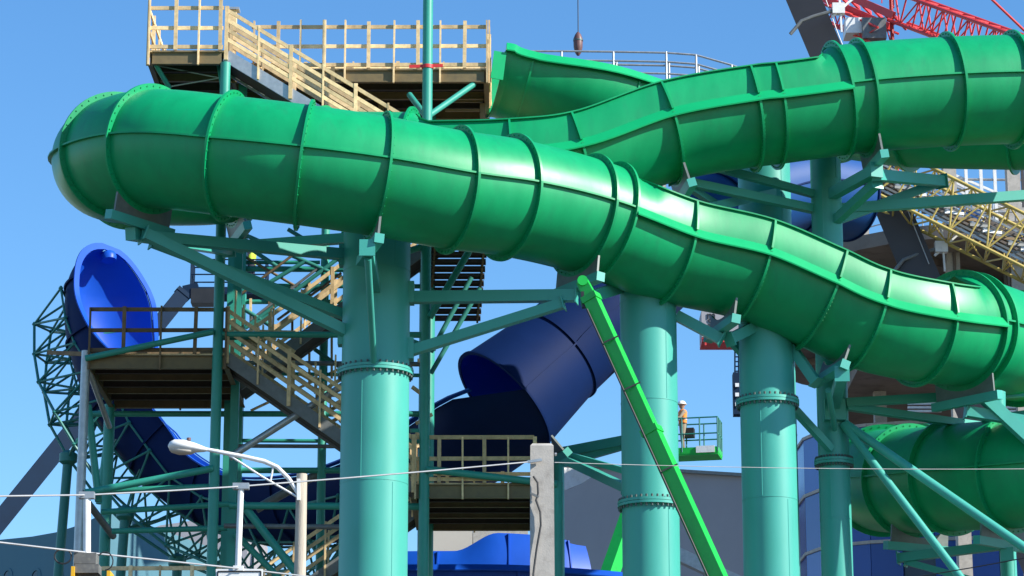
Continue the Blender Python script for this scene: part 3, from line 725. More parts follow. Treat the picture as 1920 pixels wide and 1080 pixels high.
# top deck A
xl = X(282, YF, 100); xs = X(420, YF, 100); xr = X(912, 68.3, 140); yr = 68.35
deck(xl, xs, YF, YB, zA); deck(xs + 0.1, xr, yr, YB, zA)
railing([(xl, YF), (xs - 0.05, YF)], zA, 0.62, 1.3); railing([(xs + 0.6, yr), (xr, yr)], zA, 0.57, 1.2); railing([(xl, YB), (xr, YB)], zA, 1.2, 1.2, out=(0, 0.07))
railing([(xl, YF), (xl, YB)], zA, 1.2, 1.25, out=(-0.07, 0)); railing([(xr, yr), (xr, YB)], zA, 1.0, 1.25, out=(0.07, 0))
MB().box((X(435, YF + 1.3, 60), YF + 1.3, zA + 0.75), (0.22, 0.2, 1.5)).build('newel_post', 'lumber', tw, smooth=False)
MB().box((X(435, YF + 1.3, 60), YF + 1.3, zA + 1.52), (0.36, 0.32, 0.06)).build('newel_cap', 'galv', tw, smooth=False)
MB().bar((xs + 2.6, YF + 1.3, zA - 0.6), (xs + 2.6, YF + 1.35, zA + 0.0), 0.1, 0.1, Vector((0, 1, 0))).build('hanger', 'deck_steel', tw, smooth=False)
# teal X bracing and knee braces under the top deck
for a, b in (((290, 118), (318, 165)), ((418, 168), (410, 120))):
    MB().tube(P(a[0], a[1], YF + 0.1), P(b[0], b[1], YF + 0.6), 0.06, n=12).build('knee_brace', 'teal_small', tw)
MB().tube((xc + 0.05, YF + 0.05, P(800, 215, YF).z), (X(888, 68.3, 165), 68.4, zA - 0.42), 0.075, n=14).build('knee_brace', 'teal_small', tw)
MB().tube((xc - 0.05, YF + 0.05, P(800, 215, YF).z), (X(768, 68.3, 180), 68.3, P(768, 178, 68.3).z), 0.075, n=14).build('knee_brace', 'teal_small', tw)
for a, b in (((290, 122), (412, 146)), ((320, 162), (412, 146))):
    MB().tube(P(a[0], a[1], YF + 0.7), P(b[0], b[1], YF + 0.7), 0.02, n=8).build('tie_rod', 'galv', tw)
for px_ in (715, 905): MB().box((X(px_, 70, 180), 70, zA - 1.2), (0.14, 0.14, 1.6)).build('hanger', 'deck_steel', tw, smooth=False)
for py_ in (190, 207): MB().bar(P(835, py_, 70), P(905, py_, 70), 0.06, 0.06).build('bearer', 'deck_steel', tw, smooth=False)
# flight 1 (front, down to the right), landing M, flight 2 (rear, down to the left)
xm = X(850, YF, 350)
flight(xs + 0.05, zA - 0.02, xm, zM, YF + 0.05, YF + 1.15, sm='galv', rail_back=True)
deck(xm, X(985, YF, 400), YF, YB, zM)
railing([(xm + 0.1, YF), (X(985, YF, 400), YF)], zM)
xB1 = X(425, YF, 690)
flight(xm, zM, xB1, zB, 69.9, 71.0, rails=(1.05, 0.55))
# flight that drops away to the rear from landing M (seen from underneath)
p0, p1 = P(862, 452, 69.6), P(850, 598, 72.6)
wv = V(0.62, 0.0, 0)
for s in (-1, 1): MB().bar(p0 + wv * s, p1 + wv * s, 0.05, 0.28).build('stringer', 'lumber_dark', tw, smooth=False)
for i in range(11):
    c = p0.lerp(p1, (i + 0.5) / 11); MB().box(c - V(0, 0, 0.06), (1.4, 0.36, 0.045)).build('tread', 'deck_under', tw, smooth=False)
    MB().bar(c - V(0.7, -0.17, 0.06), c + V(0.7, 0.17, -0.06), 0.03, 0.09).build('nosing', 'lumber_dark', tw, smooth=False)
# landing B, flight 3 (front, down to the right), landing C, flight 4 (rear, down to the left), landing D
deck(xa + 0.05, xB1, YF, YB, zB)
railing([(xa + 0.1, YF), (xB1, YF)], zB, 0.8, 1.1, m='lumber_dark'); railing([(xa + 0.1, YB), (xB1, YB)], zB, 0.8, 1.1, m='lumber_dark', out=(0, 0.07));  # landing B lies in shadow: shade painted in with the darker lumber
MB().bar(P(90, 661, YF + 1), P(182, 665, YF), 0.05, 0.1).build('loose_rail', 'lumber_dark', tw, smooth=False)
xC0 = X(775, YF, 900); xC1 = X(1000, YF, 900)
flight(xB1, zB, xC0, zC, YF + 0.05, YF + 1.15)
deck(xC0, xC1, YF, YB, zC)
railing([(xC0, YF), (xC1, YF)], zC, 0.55, 1.06); railing([(xC0, YB), (xC1, YB)], zC, 0.75, 1.1, out=(0, 0.07))
railing([(xC0 - 0.1, YF + 1.2), (xC0 - 0.1, YF + 2.8)], zC, 0.6)
MB().tube(P(800, 880, YF - 0.2), P(1045, 908, YF - 0.1), 0.085, n=14).build('pipe_brace', 'teal_small', tw)
flight(xC0, zC, xB1, zD, 69.9, 71.0, rails=(1.05, 0.55))
deck(xa + 0.05, xB1, YF, YB, zD); railing([(xa + 0.5, YF), (xB1, YF)], zD, 0.8, 1.1)
# beams and bracing
def hb(a, b, Y, r=0.06, m='teal_small', Y2=None, name='beam'): return MB().tube(P(a[0], a[1], Y), P(b[0], b[1], Y2 or Y), r, n=12).build(name, m, tw)
hb((407, 627), (797, 628), YF, 0.075)
hb((407, 634), (470, 632), YF + 0.4, 0.06)
hb((160, 672), (400, 622), YF - 0.15, 0.075, name='brace')
hb((436, 504), (800, 506), YB, 0.075); hb((436, 492), (600, 492), YB, 0.05); hb((520, 536), (800, 537), YB, 0.06); hb((436, 566), (800, 566), YB, 0.06)
hb((436, 680), (800, 683), YF + 2.2, 0.06, 'galv_dark'); hb((436, 700), (800, 704), YB, 0.05)
for a, b in (((505, 530), (572, 490)), ((600, 535), (470, 612)), ((450, 575), (530, 625)), ((460, 615), (640, 480)), ((436, 430), (640, 520)), ((540, 430), (640, 490)), ((560, 655), (640, 600)), ((590, 655), (640, 690)), ((430, 440), (520, 500))):
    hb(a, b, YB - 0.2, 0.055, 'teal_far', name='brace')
hb((160, 776), (800, 776), YB, 0.075); hb((436, 826), (800, 828), YB, 0.05); hb((436, 836), (800, 838), YB - 0.8, 0.05, 'galv_dark')
hb((430, 858), (660, 712), YF + 0.3, 0.085, 'galv', name='brace')
hb((800, 882), (430, 882), YB, 0.075)
hb((160, 924), (400, 878), YF - 0.1, 0.085, name='brace'); hb((160, 922), (400, 912), YF + 0.2, 0.07, name='brace')
hb((430, 948), (800, 950), YF + 0.4, 0.085); hb((190, 960), (430, 945), YF + 1.4, 0.07); hb((210, 996), (430, 990), YF + 2, 0.07); hb((420, 986), (640, 988), YF + 0.6, 0.06, 'galv_dark')
hb((452, 942), (560, 1080), YF + 0.5, 0.1, name='brace'); hb((440, 1000), (525, 1085), YF + 1.6, 0.08, name='brace'); hb((155, 930), (212, 1005), YF + 0.3, 0.09, 'galv_dark', YB, 'brace')
hb((165, 690), (205, 800), YF + 0.2, 0.07, 'galv', YB - 0.3, 'brace'); hb((610, 880), (480, 955), YB + 0.2, 0.11, 'galv_dark', name='brace')
hb((165, 760), (185, 940), YF + 0.5, 0.09, name='brace'); hb((208, 770), (186, 945), YB, 0.09, name='brace')
# slim braces beside the tall post
hb((806, 595), (880, 470), YF - 0.1, 0.085, name='brace'); hb((808, 660), (884, 520), YF + 2.5, 0.06, 'teal_far', name='brace'); hb((808, 700), (900, 540), YF + 3, 0.06, 'teal_far', name='brace')
hb((768, 470), (800, 460), YF, 0.08); hb((770, 452), (640, 438), YF, 0.07)
# lumber clutter at the foot of flight 2
for i in range(16):
    a = P(random.uniform(432, 520), random.uniform(610, 675), YF + random.uniform(0.3, 1.0)); ang = random.choice((0.0, -0.6, 1.57, 1.57)); l = random.uniform(0.5, 1.0)
    MB().bar(a, a + V(l * math.cos(ang), 0.1, l * math.sin(ang)), 0.04, 0.09).build('loose_board', 'lumber', tw, smooth=False)

for (a, b, Y) in (((440, 560), (560, 470), 70.9), ((470, 600), (600, 500), 71.1), ((520, 600), (640, 512), 71.0), ((440, 470), (560, 540), 71.2), ((500, 700), (640, 600), 71.1), ((450, 720), (600, 640), 71.2), ((560, 700), (640, 745), 71.0), ((440, 640), (520, 700), 71.2), ((470, 770), (640, 690), 71.3)):
    hb(a, b, Y, 0.035, random.choice(('lumber', 'lumber_dark', 'galv_dark', 'teal_far')), name='brace')
for px_ in (470, 505, 548, 580, 622): MB().bar(P(px_, 740 - (px_ - 470) * 0.2, 71.2), P(px_, 560 - (px_ - 470) * 0.3, 71.2), 0.06, 0.06, Vector((0, 1, 0))).build('stud', random.choice(('lumber', 'lumber_dark')), tw, smooth=False)
for i in range(14):
    a = P(random.uniform(590, 645), random.uniform(715, 800), YF + random.uniform(0.3, 2.0)); ang = random.choice((0.0, 0.6, 1.57, 1.57)); l = random.uniform(0.5, 1.0)
    MB().bar(a, a + V(l * math.cos(ang), 0.1, l * math.sin(ang)), 0.04, 0.09).build('loose_board', 'lumber', tw, smooth=False)
for i in range(10):
    a = P(random.uniform(770, 790), random.uniform(600, 860), YF + random.uniform(0.6, 3.0)); l = random.uniform(0.3, 0.7)
    MB().bar(a, a + V(l * 0.6, 0.2, l * random.uniform(-.5, .6)), 0.05, 0.09).build('loose_board', random.choice(('lumber', 'galv', 'teal_small')), tw, smooth=False)
# ================================================================ boom lifts, cranes, workers
def person(loc, face, vest, legs, arms_fwd, label, grp=None):
    root = thing('person', label, 'person', loc, grp)
    ca, sa = math.cos(face), math.sin(face)
    def W(f, s, z): return Vector((loc[0] + f * ca - s * sa, loc[1] + f * sa + s * ca, loc[2] + z))
    vs, es, rad = [], [], []
    def av(f, s, z, r, prev=None):
        vs.append(W(f, s, z)); rad.append(r)
        if prev is not None: es.append((prev, len(vs) - 1))
        return len(vs) - 1
    pel = av(0, 0, 0.95, 0.145); wa = av(0, 0, 1.12, 0.135, pel); ch = av(0, 0, 1.32, 0.155, wa); nb_ = av(0, 0, 1.46, 0.07, ch)
    nk = av(0.01, 0, 1.53, 0.055, nb_); hd = av(0.02, 0, 1.62, 0.085, nk); ht = av(0.02, 0, 1.69, 0.088, hd); av(0.03, 0, 1.74, 0.06, ht); av(0.115, 0, 1.625, 0.014, hd)
    for s in (-1, 1):
        hp = av(0, s * 0.09, 0.88, 0.10, pel); kn = av(0.02 + 0.03 * s, s * 0.11, 0.50, 0.068, hp); an = av(-0.02 + 0.03 * s, s * 0.12, 0.10, 0.05, kn); av(0.13 + 0.03 * s, s * 0.13, 0.045, 0.042, an)
        sh = av(0, s * 0.19, 1.40, 0.065, ch)
        ef, ez = (0.16, 1.16) if arms_fwd else (-0.03, 1.12); hf, hz = (0.38, 1.16) if arms_fwd else (0.06, 0.88)
        el = av(ef, s * 0.26, ez, 0.05, sh); wr = av(hf, s * 0.22, hz, 0.036, el); dx = (hf - ef); dz = hz - ez; l = math.hypot(dx, dz); dx, dz = dx / l, dz / l
        pm = av(hf + dx * 0.06, s * 0.21, hz + dz * 0.06, 0.034, wr)
        for i, fl in enumerate((0.07, 0.085, 0.08, 0.06)):
            k1 = av(hf + dx * (0.06 + fl * 0.55), s * 0.21 + (i - 1.5) * 0.021, hz + dz * (0.06 + fl * 0.55), 0.010, pm); av(hf + dx * (0.06 + fl) - 0.01 * dz, s * 0.21 + (i - 1.5) * 0.021, hz + dz * (0.06 + fl) - 0.025, 0.008, k1)
        th = av(hf + dx * 0.04, s * 0.165, hz + dz * 0.04 + 0.02, 0.011, wr); av(hf + dx * 0.09, s * 0.15, hz + dz * 0.09 + 0.02, 0.009, th)
    me = bpy.data.meshes.new('body'); me.from_pydata(vs, es, []); me.materials.append(MAT[legs])
    o = bpy.data.objects.new('body', me); COL.objects.link(o); attach(o, root)
    sk = o.modifiers.new('skin', 'SKIN')
    if not me.skin_vertices: 
        bpy.context.view_layer.objects.active = o
    for i, d in enumerate(me.skin_vertices[0].data): d.radius = (rad[i], rad[i]); d.use_root = (i == 0)
    sub = o.modifiers.new('sub', 'SUBSURF'); sub.levels = 1; sub.render_levels = 2
    def rot_lathe(c, prof, n=18, sx=1.0, sy=1.0):
        m = MB(); c_ = Vector(c); v2 = []
        for h, r in prof:
            for i in range(n):
                g = 2 * math.pi * i / n; v2.append(W(c_.x + r * sx * math.cos(g), c_.y + r * sy * math.sin(g), c_.z + h))
        f2 = [(j * n + i, j * n + (i + 1) % n, (j + 1) * n + (i + 1) % n, (j + 1) * n + i) for j in range(len(prof) - 1) for i in range(n)]
        f2 += [tuple(range(n)), tuple(range((len(prof) - 1) * n, len(prof) * n))]
        return m.add(v2, f2)
    rot_lathe((0, 0, 1.02), [(0, 0.185), (0.1, 0.18), (0.25, 0.19), (0.38, 0.20), (0.44, 0.15), (0.47, 0.08)], sx=0.72, sy=1.12).build('vest', vest, root)
    rot_lathe((0.02, 0, 1.545), [(0, 0.06), (0.03, 0.088), (0.1, 0.098), (0.16, 0.095)], sx=1.02, sy=0.85).build('head', 'skin', root)
    h_ = rot_lathe((0.02, 0, 1.66), [(0, 0.15), (0.012, 0.15), (0.02, 0.122), (0.07, 0.112), (0.115, 0.075), (0.13, 0.02)], sx=1.1, sy=0.95).build('hard_hat', 'helmet', root)
    for s in (-1, 1): rot_lathe((0.105, s * 0.035, 1.63), [(0, 0.008), (0.012, 0.012), (0.024, 0.008)], 8).build('eye', 'black', root)
    rot_lathe((0, 0, 1.13), [(0, 0.196), (0.05, 0.196)], sx=0.72, sy=1.12).build('vest_band', 'helmet', root)
    return root
def basket(root, c, wx, wy, h, m, base_m=None, rz=0.0):
    """work platform: tray plus a tube guard rail"""
    ca, sa = math.cos(rz), math.sin(rz)
    def W(x, y, z): return Vector((c.x + x * ca - y * sa, c.y + x * sa + y * ca, c.z + z))
    t = MB(); t.box(c, (wx, wy, 0.10), rz); t.build('platform', base_m or m, root, smooth=False)
    for (p, q) in (((-1, -1), (1, -1)), ((1, -1), (1, 1)), ((1, 1), (-1, 1)), ((-1, 1), (-1, -1))):
        a, b = (p[0] * wx / 2, p[1] * wy / 2), (q[0] * wx / 2, q[1] * wy / 2)
        MB().bar(W(a[0], a[1], 0.10), W(b[0], b[1], 0.10), 0.02, 0.2).build('kick_plate', base_m or m, root, smooth=False)
        for hh in (h, h * 0.55): MB().tube(W(a[0], a[1], hh), W(b[0], b[1], hh), 0.025, n=8).build('guard_rail', m, root)
        for k in range(3):
            x_ = a[0] + (b[0] - a[0]) * k / 3; y_ = a[1] + (b[1] - a[1]) * k / 3
            MB().tube(W(x_, y_, 0.05), W(x_, y_, h), 0.025, n=8).build('upright', m, root)
    b = MB(); b.box(W(-wx * 0.1, wy * 0.3, 0.85), (0.35, 0.3, 0.3), rz); b.build('control_box', 'black', root)
def chassis(root, x, Y, m, face=1):
    MB().box((x, Y, 0.95), (4.0, 2.3, 0.6)).build('chassis', m, root, smooth=False)
    MB().tube((x, Y, 1.25), (x, Y, 1.6), 0.9, n=24).build('turntable', 'black', root)
    MB().box((x + 0.6 * face, Y, 2.1), (2.6, 1.9, 1.0)).build('counterweight', m, root, smooth=False)
    for sx in (-1.35, 1.35):
        for sy in (-1.15, 1.15):
            w_ = MB(); w_.lathe((x + sx, Y + sy - 0.25, 0.62), (0, 1, 0), [(0, 0.45), (0.06, 0.62), (0.44, 0.62), (0.5, 0.45)], 24); w_.build('wheel', 'black', root)
def telescopic(root, tip, base, secs, m):
    """boom sections from the base pivot to the tip: list of (t0, t1, width, height)"""
    d = (tip - base)
    for i, (t0, t1, w_, h_) in enumerate(secs):
        a, b = base + d * t0, base + d * t1
        MB().bar(a, b, w_, h_).build('boom_section', m, root, smooth=False)
        dn = d.normalized(); MB().bar(b - dn * 0.12, b + dn * 0.02, w_ + 0.05, h_ + 0.05).build('boom_collar', m, root, smooth=False)
# --- green lift in front
tip, low = P(1107, 556, 58.8), P(1347, 1085, 57.6)
dv = (low - tip); base = tip + dv * ((tip.z - 2.3) / (tip.z - low.z))
l1 = thing('boom_lift', 'bright green boom lift arm slanting up in front of the teal column', 'boom lift', (base.x, base.y, 0))
telescopic(l1, tip, base, [(0, 0.5, 0.36, 0.38), (0.4, 0.80, 0.32, 0.33), (0.7, 1.0, 0.28, 0.29)], 'boom_green')
dn = (tip - base).normalized()
MB().bar(tip + dn * 0.0, tip + dn * 0.32 + V(-0.05, 0, 0.05), 0.2, 0.24).build('boom_nose', 'boom_green', l1, smooth=False)
MB().tube(tip + dn * 0.34 + V(-0.04, -0.16, 0.02), tip + dn * 0.34 + V(-0.04, 0.16, 0.02), 0.11, n=16).build('pivot', 'boom_green', l1)
MB().bar(tip + V(-0.14, 0, 0.1), tip + V(-0.12, 0, -0.25), 0.12, 0.12, Vector((0, 1, 0))).build('jib_link', 'black', l1, smooth=False)
sdv = Vector((-dn.z, 0, dn.x)) * -1
for t in (0.05, 0.35, 0.65): pass
MB().pipe([base + (tip - base) * t + V(-0.2, -0.12, -0.02) for t in (0.1, 0.3, 0.5, 0.7, 0.98)], 0.022).build('hose', 'black', l1)
for t in (0.74, 0.86, 0.93):
    q = base + (tip - base) * t; MB().bar(q + V(-0.16, -0.19, -0.05), q + V(0.16, -0.19, 0.1), 0.02, 0.03).build('strap', 'black', l1, smooth=False)
chassis(l1, base.x, base.y, 'boom_green')
# --- green lift behind, with the worker in orange
pl = P(1300, 856, 92.0)
l2 = thing('boom_lift', 'distant green boom lift with a basket carrying a worker in an orange vest', 'boom lift', (P(1040, 1080, 88).x, 88, 0))
elb = P(1215, 868, 92.0); b2 = P(1140, 1085, 90.0); bs = elb + (b2 - elb) * ((elb.z - 2.3) / (elb.z - b2.z))
telescopic(l2, elb, bs, [(0, 0.5, 0.5, 0.6), (0.4, 1.0, 0.4, 0.48)], 'boom_green')
MB().bar(elb, pl + V(-0.6, 0, -0.05), 0.25, 0.3).build('jib', 'boom_green', l2, smooth=False)
basket(l2, pl, 1.75, 1.0, 1.18, 'teal_far', 'boom_green', R_(-12))
MB().box(pl + V(0.35, -0.62, 0.12), (0.6, 0.03, 0.22), R_(-12)).build('name_plate', 'white_paint', l2, smooth=False)
chassis(l2, bs.x, bs.y, 'boom_green')
pp = P(1281, 850, 91.9); person((pp.x, pp.y, pl.z + 0.05), R_(190), 'vest_orange', 'cloth_khaki', True, 'worker in orange vest and white hard hat standing in the green basket')
# --- dark blue lift on the left with the worker in lime
tipb = P(345, 549, 93.0); lowb = P(0, 976, 91.0); bs = tipb + (lowb - tipb) * ((tipb.z - 2.3) / (tipb.z - lowb.z))
l3 = thing('boom_lift', 'dark navy boom lift rising behind the blue scoop to a railed basket', 'boom lift', (bs.x, bs.y, 0))
telescopic(l3, tipb, bs, [(0, 0.62, 0.62, 0.72), (0.5, 0.86, 0.5, 0.58), (0.8, 1.0, 0.42, 0.5)], 'boom_blue')
bk = P(430, 556, 93.4); MB().bar(tipb, tipb + V(0.5, 0, 0.12), 0.35, 0.4).build('jib', 'boom_blue', l3, smooth=False)
basket(l3, bk, 2.5, 1.0, 1.15, 'boom_blue', 'boom_blue', 0.0)
MB().box(bk + V(-0.75, -0.3, -0.12), (0.95, 0.6, 0.5)).build('rotator', 'black', l3, smooth=False)
chassis(l3, bs.x, bs.y, 'boom_blue')
pq = P(470, 550, 93.3); person((pq.x, pq.y, bk.z + 0.05), R_(160), 'vest_lime', 'cloth_navy', True, 'worker in lime safety vest standing in the dark basket')

# --- mobile crane boom (dark) behind
ca_, cb_ = P(1478, -70, 101), P(1705, 465, 100)
cd_ = cb_ - ca_; cbase = ca_ + cd_ * ((ca_.z - 2.5) / (ca_.z - cb_.z))
cr = thing('mobile_crane', 'dark grey telescopic crane boom leaning behind the green slides', 'crane', (cbase.x, cbase.y, 0))
MB().bar(cbase, cbase + (ca_ - cbase) * 0.66, 1.3, 1.5).build('boom_section', 'boom_dark', cr, smooth=False)
MB().bar(cbase + (ca_ - cbase) * 0.6, ca_ + (ca_ - cb_) * 0.4, 1.08, 1.24).build('boom_section', 'boom_dark', cr, smooth=False)
def collar(px, py):
    q = P(px, py, 100.4); m = MB(); dn_ = (ca_ - cbase).normalized(); sd_ = Vector((dn_.z, 0, -dn_.x))
    m.pipe([q - sd_ * 0.95 + V(0, -0.9, -0.35), q - sd_ * 0.5 + V(0, -0.95, 0.0), q + V(0, -0.95, 0.02), q + sd_ * 0.8 + V(0, -0.95, -0.02)], 0.07); m.build('hose_loop', 'galv_dark', cr)
    b = MB(); b.box(q + sd_ * 0.95 + V(0, -0.9, 0), (0.45, 0.3, 0.4)); b.bar(q + sd_ * 0.9 + V(-0.2, -0.9, -0.3), q + sd_ * 0.95 + V(0.6, -0.9, 0.45), 0.08, 0.08); b.bar(q + sd_ * 0.9 + V(0.1, -0.9, 0.7), q + sd_ * 0.95 + V(0.1, -0.9, -0.9), 0.07, 0.07); b.build('cable_reel', 'white_paint', cr, smooth=False)
collar(1522, 48); collar(1712, 492)
MB().pipe([P(1545, -10, 99.6), P(1570, 60, 99.4), P(1742, 495, 99.2)], 0.02).build('cable', 'wire', cr)
MB().box((cbase.x + 2, cbase.y, 1.9), (11, 2.8, 1.2)).build('carrier', 'signal_yellow', cr, smooth=False)
for i in range(4):
    for sy in (-1.3, 1.3): MB().lathe((cbase.x - 2 + i * 2.6, cbase.y + sy - 0.25, 0.7), (0, 1, 0), [(0, 0.5), (0.08, 0.7), (0.42, 0.7), (0.5, 0.5)], 20).build('wheel', 'black', cr)
# --- hook block on its rope (hangs from that crane)
hk = thing('hook_block', 'rusty red crane hook ball hanging on a rope in the open sky', 'hook', P(1084, 85, 97))
top_ = P(1084, 60, 97); MB().lathe(P(1084, 104, 97), ZUP, [(0, 0.05), (0.12, 0.12), (0.3, 0.16), (0.62, 0.17), (0.78, 0.11), (0.88, 0.04)], 16).build('ball', 'hook', hk)
MB().ring(P(1084, 76, 97), ZUP, 0.12, 0.18, 0.05, 20).build('band', 'bolt', hk)
MB().tube(top_, V(top_.x, top_.y, top_.z + 9), 0.018, n=6).build('rope', 'black', hk)

# --- red tower crane
def lattice(root, a, b, wid, hgt, n, rc, rl, m, name='lacing', tri=False):
    a, b = Vector(a), Vector(b); d = (b - a).normalized(); s = d.cross(ZUP).normalized(); u = s.cross(d)
    offs = [(-wid / 2, -hgt / 2), (wid / 2, -hgt / 2), (wid / 2, hgt / 2), (-wid / 2, hgt / 2)]
    pt = lambda k, t: a + (b - a) * t + s * offs[k][0] + u * offs[k][1]
    for k in range(4): MB().tube(pt(k, 0), pt(k, 1), rc, n=8).build('chord', m, root)
    for i in range(n):
        t0, t1 = i / n, (i + 1) / n
        for k in range(4):
            k2 = (k + 1) % 4
            p, q = (pt(k, t0), pt(k2, t1)) if i % 2 else (pt(k2, t0), pt(k, t1))
            MB().tube(p, q, rl, n=6, cap=False).build(name, m, root)
            if i: MB().tube(pt(k, t0), pt(k2, t0), rl, n=6, cap=False).build(name, m, root)
tc_ = thing('tower_crane', 'red lattice tower crane jib and machine deck against the sky', 'crane', (P(1672, 300, 150).x, 150, 0))
lattice(tc_, P(1690, 15, 150), P(1980, 122, 138), 1.3, 1.55, 12, 0.11, 0.05, 'crane_red')
ja, jb = P(1440, -60, 158), P(1672, 40, 150)
for s in (-0.9, 0.9): MB().bar(ja + V(0, s, 0), jb + V(0, s, 0), 0.18, 0.42).build('deck_beam', 'crane_red', tc_, smooth=False)
for i in range(12):
    t = i / 11; q = ja.lerp(jb, t); MB().bar(q + V(0, -0.9, 0), q + V(0.9, 0.9, -0.1), 0.12, 0.2).build('cross_beam', 'crane_red', tc_, smooth=False)
    MB().bar(q + V(0, -1.0, 0.4), q + V(0, -1.0, 1.5), 0.06, 0.06).build('deck_post', 'crane_red', tc_, smooth=False)
lattice(tc_, P(1535, 18, 154), P(1660, 72, 150), 1.6, 0.9, 6, 0.07, 0.04, 'crane_red')
for hh in (1.0, 1.5): MB().tube(ja + V(0, -1.0, hh), jb + V(0, -1.0, hh), 0.035, n=6).build('hand_rail', 'crane_red', tc_)
MB().box(P(1600, 55, 151), (1.0, 1.4, 0.9)).build('winch', 'white_paint', tc_); MB().box(P(1637, 60, 150.5), (1.3, 1.4, 1.2)).build('motor', 'galv_dark', tc_)
mx_ = P(1672, 40, 150); lattice(tc_, V(mx_.x, 150, 0), V(mx_.x, 150, mx_.z + 9), 1.0, 1.0, 26, 0.11, 0.05, 'crane_red')
pk = thing('luffing_stay', 'thin pink stay rod slanting above the upper green tube', 'rod', P(1880, 20, 150)); MB().tube(P(1840, -20, 150), P(1960, 95, 150), 0.075, n=8).build('rod', 'crane_red', pk)
# --- yellow lattice boom in front of the concrete frame
yl = thing('lattice_boom', 'pale yellow lattice crane boom lying aslant in front of the concrete frame', 'crane', (P(2100, 600, 98).x, 98, 0))
ya, yb = P(1560, 285, 99), P(2080, 545, 98)
lattice(yl, ya, yb, 1.8, 1.75, 15, 0.065, 0.035, 'crane_yellow')
d_ = (yb - ya).normalized(); u_ = d_.cross(ZUP).cross(d_).normalized()
for i in range(7):
    o_ = u_ * (-0.6 + i * 0.2) + V(0, (-0.5 + 0.17 * i), 0)
    MB().bar(ya + o_, yb + o_, 0.06, 0.08).build('pendant_bar', ('galv', 'galv_dark', 'concrete_brown')[i % 3], yl, smooth=False)
for i in range(22):
    q = ya.lerp(yb, (i + 0.5) / 22); MB().box(q + V(0, 0.3, -0.1), (0.75, 0.9, 0.10), 0.3).build('walk_plank', ('galv', 'lumber_dark', 'galv_dark')[i % 3], yl, smooth=False)
MB().bar(yb + V(0, 0, 0.4), V(yb.x + 6, yb.y, 1.5), 1.4, 1.2).build('boom_foot', 'crane_yellow', yl, smooth=False)
MB().box((yb.x + 7, yb.y, 1.3), (8, 3.2, 2.4)).build('crawler', 'crane_yellow', yl, smooth=False)

# ================================================================ buildings
def wallpoly(root, pts, z0, z1, th, m, name='wall'):
    for (p, q) in zip(pts[:-1], pts[1:]):
        a, b = V(p[0], p[1], z0), V(q[0], q[1], z0); n = (b - a).cross(ZUP).normalized()
        MB().prism([a, b, b - n * th, a - n * th], V(0, 0, z1 - z0)).build(name, m, root, smooth=False)
# concrete frame and round slab
zS = P(1800, 447, 105).z; cx = P(2060, 600, 118).x; cy = 118.0; RS = 13.6
def rim_pt(t, k=1.0):
    c_, s_ = math.cos(t), math.sin(t); q = (abs(c_) ** 4 + abs(s_) ** 4) ** -0.25; return cx + RS * k * q * c_, cy + RS * k * q * s_
cf = thing('concrete_building', 'unfinished round concrete building with brown slab underside and pale columns', 'building', (cx, cy, 0))
sl = MB(); n = 72; vs = []
for z in (zS, zS + 0.55):
    for k in range(n): vs.append((*rim_pt(2 * math.pi * k / n), z))
sl.add(vs, [tuple(range(n - 1, -1, -1)), tuple(range(n, 2 * n))] + [(k, (k + 1) % n, n + (k + 1) % n, n + k) for k in range(n)]); sl.build('slab', 'concrete_brown', cf)
for k in range(18):
    t = 2 * math.pi * (k + 0.5) / 18; MB().bar((*rim_pt(t, 0.25), zS - 0.16), (*rim_pt(t, 0.97), zS - 0.16), 0.5, 0.32).build('slab_rib', 'concrete_brown', cf, smooth=False)
for (px_, Yc, up) in ((1785, 107.2, True), (1640, 116, False), (1700, 124, False), (1560, 121, False), (1905, 106.5, True), (1850, 122, False)):
    x_ = P(px_, 470, Yc).x
    MB().box((x_, Yc, zS / 2), (0.5, 0.5, zS)).build('column', 'concrete', cf, smooth=False)
    if up: MB().box((x_, Yc, zS + 0.55 + 2.2), (0.5, 0.5, 4.4)).build('column', 'concrete', cf, smooth=False)
zl = P(1700, 762, 118).z
MB().box((cx, cy + 1, zl + 0.4), (22, 20, 0.5)).build('slab', 'concrete_brown', cf, smooth=False)
for i in range(3):
    for x0 in (1702, 1880):
        a = P(x0, 757 + i * 7, 108.6); MB().box(a + V(0.65, 0, 0), (1.3, 0.1, 0.08)).build('louvre', 'white_paint', cf, smooth=False)
for k in range(14):                                                # formwork stubs and parapet blocks on the slab edge
    t = R_(150 + k * 9); MB().box((*rim_pt(t, 0.97), zS + 0.85), (0.35 + 0.5 * (k % 3), 0.25, 0.6)).build('parapet_block', ('white_paint', 'blue_far', 'concrete')[k % 3], cf, smooth=False)
for (a, b) in (((1790, 336), (1960, 338)), ((1790, 372), (1960, 380)), ((1800, 395), (1960, 402)), ((1795, 352), (1900, 392))): MB().tube(P(*a, 108), P(*b, 108), 0.05, n=6).build('frame_rail', 'galv', cf)
for px_ in (1812, 1840, 1866, 1918): MB().box((P(px_, 350, 108).x, 108, zS + 2.8), (0.12, 0.12, 5.0)).build('frame_post', 'white_paint' if px_ != 1918 else 'boom_dark', cf, smooth=False)
for (a, b) in (((1590, 330), (1655, 372)), ((1500, 310), (1560, 345)), ((1480, 300), (1520, 318))): MB().bar(P(*a, 110), P(*b, 110), 0.1, 0.25).build('handrail', 'galv', cf, smooth=False)
for k in range(26):                                                # shoring props and decking clutter under and on the slab
    t = R_(172 + k * 4.2); x_, y_ = rim_pt(t, 0.86 if k % 2 else 0.7)
    MB().tube((x_, y_, zl + 0.6), (x_, y_, zS), 0.06, n=6).build('shoring_prop', ('galv_dark', 'concrete_brown')[k % 2], cf)
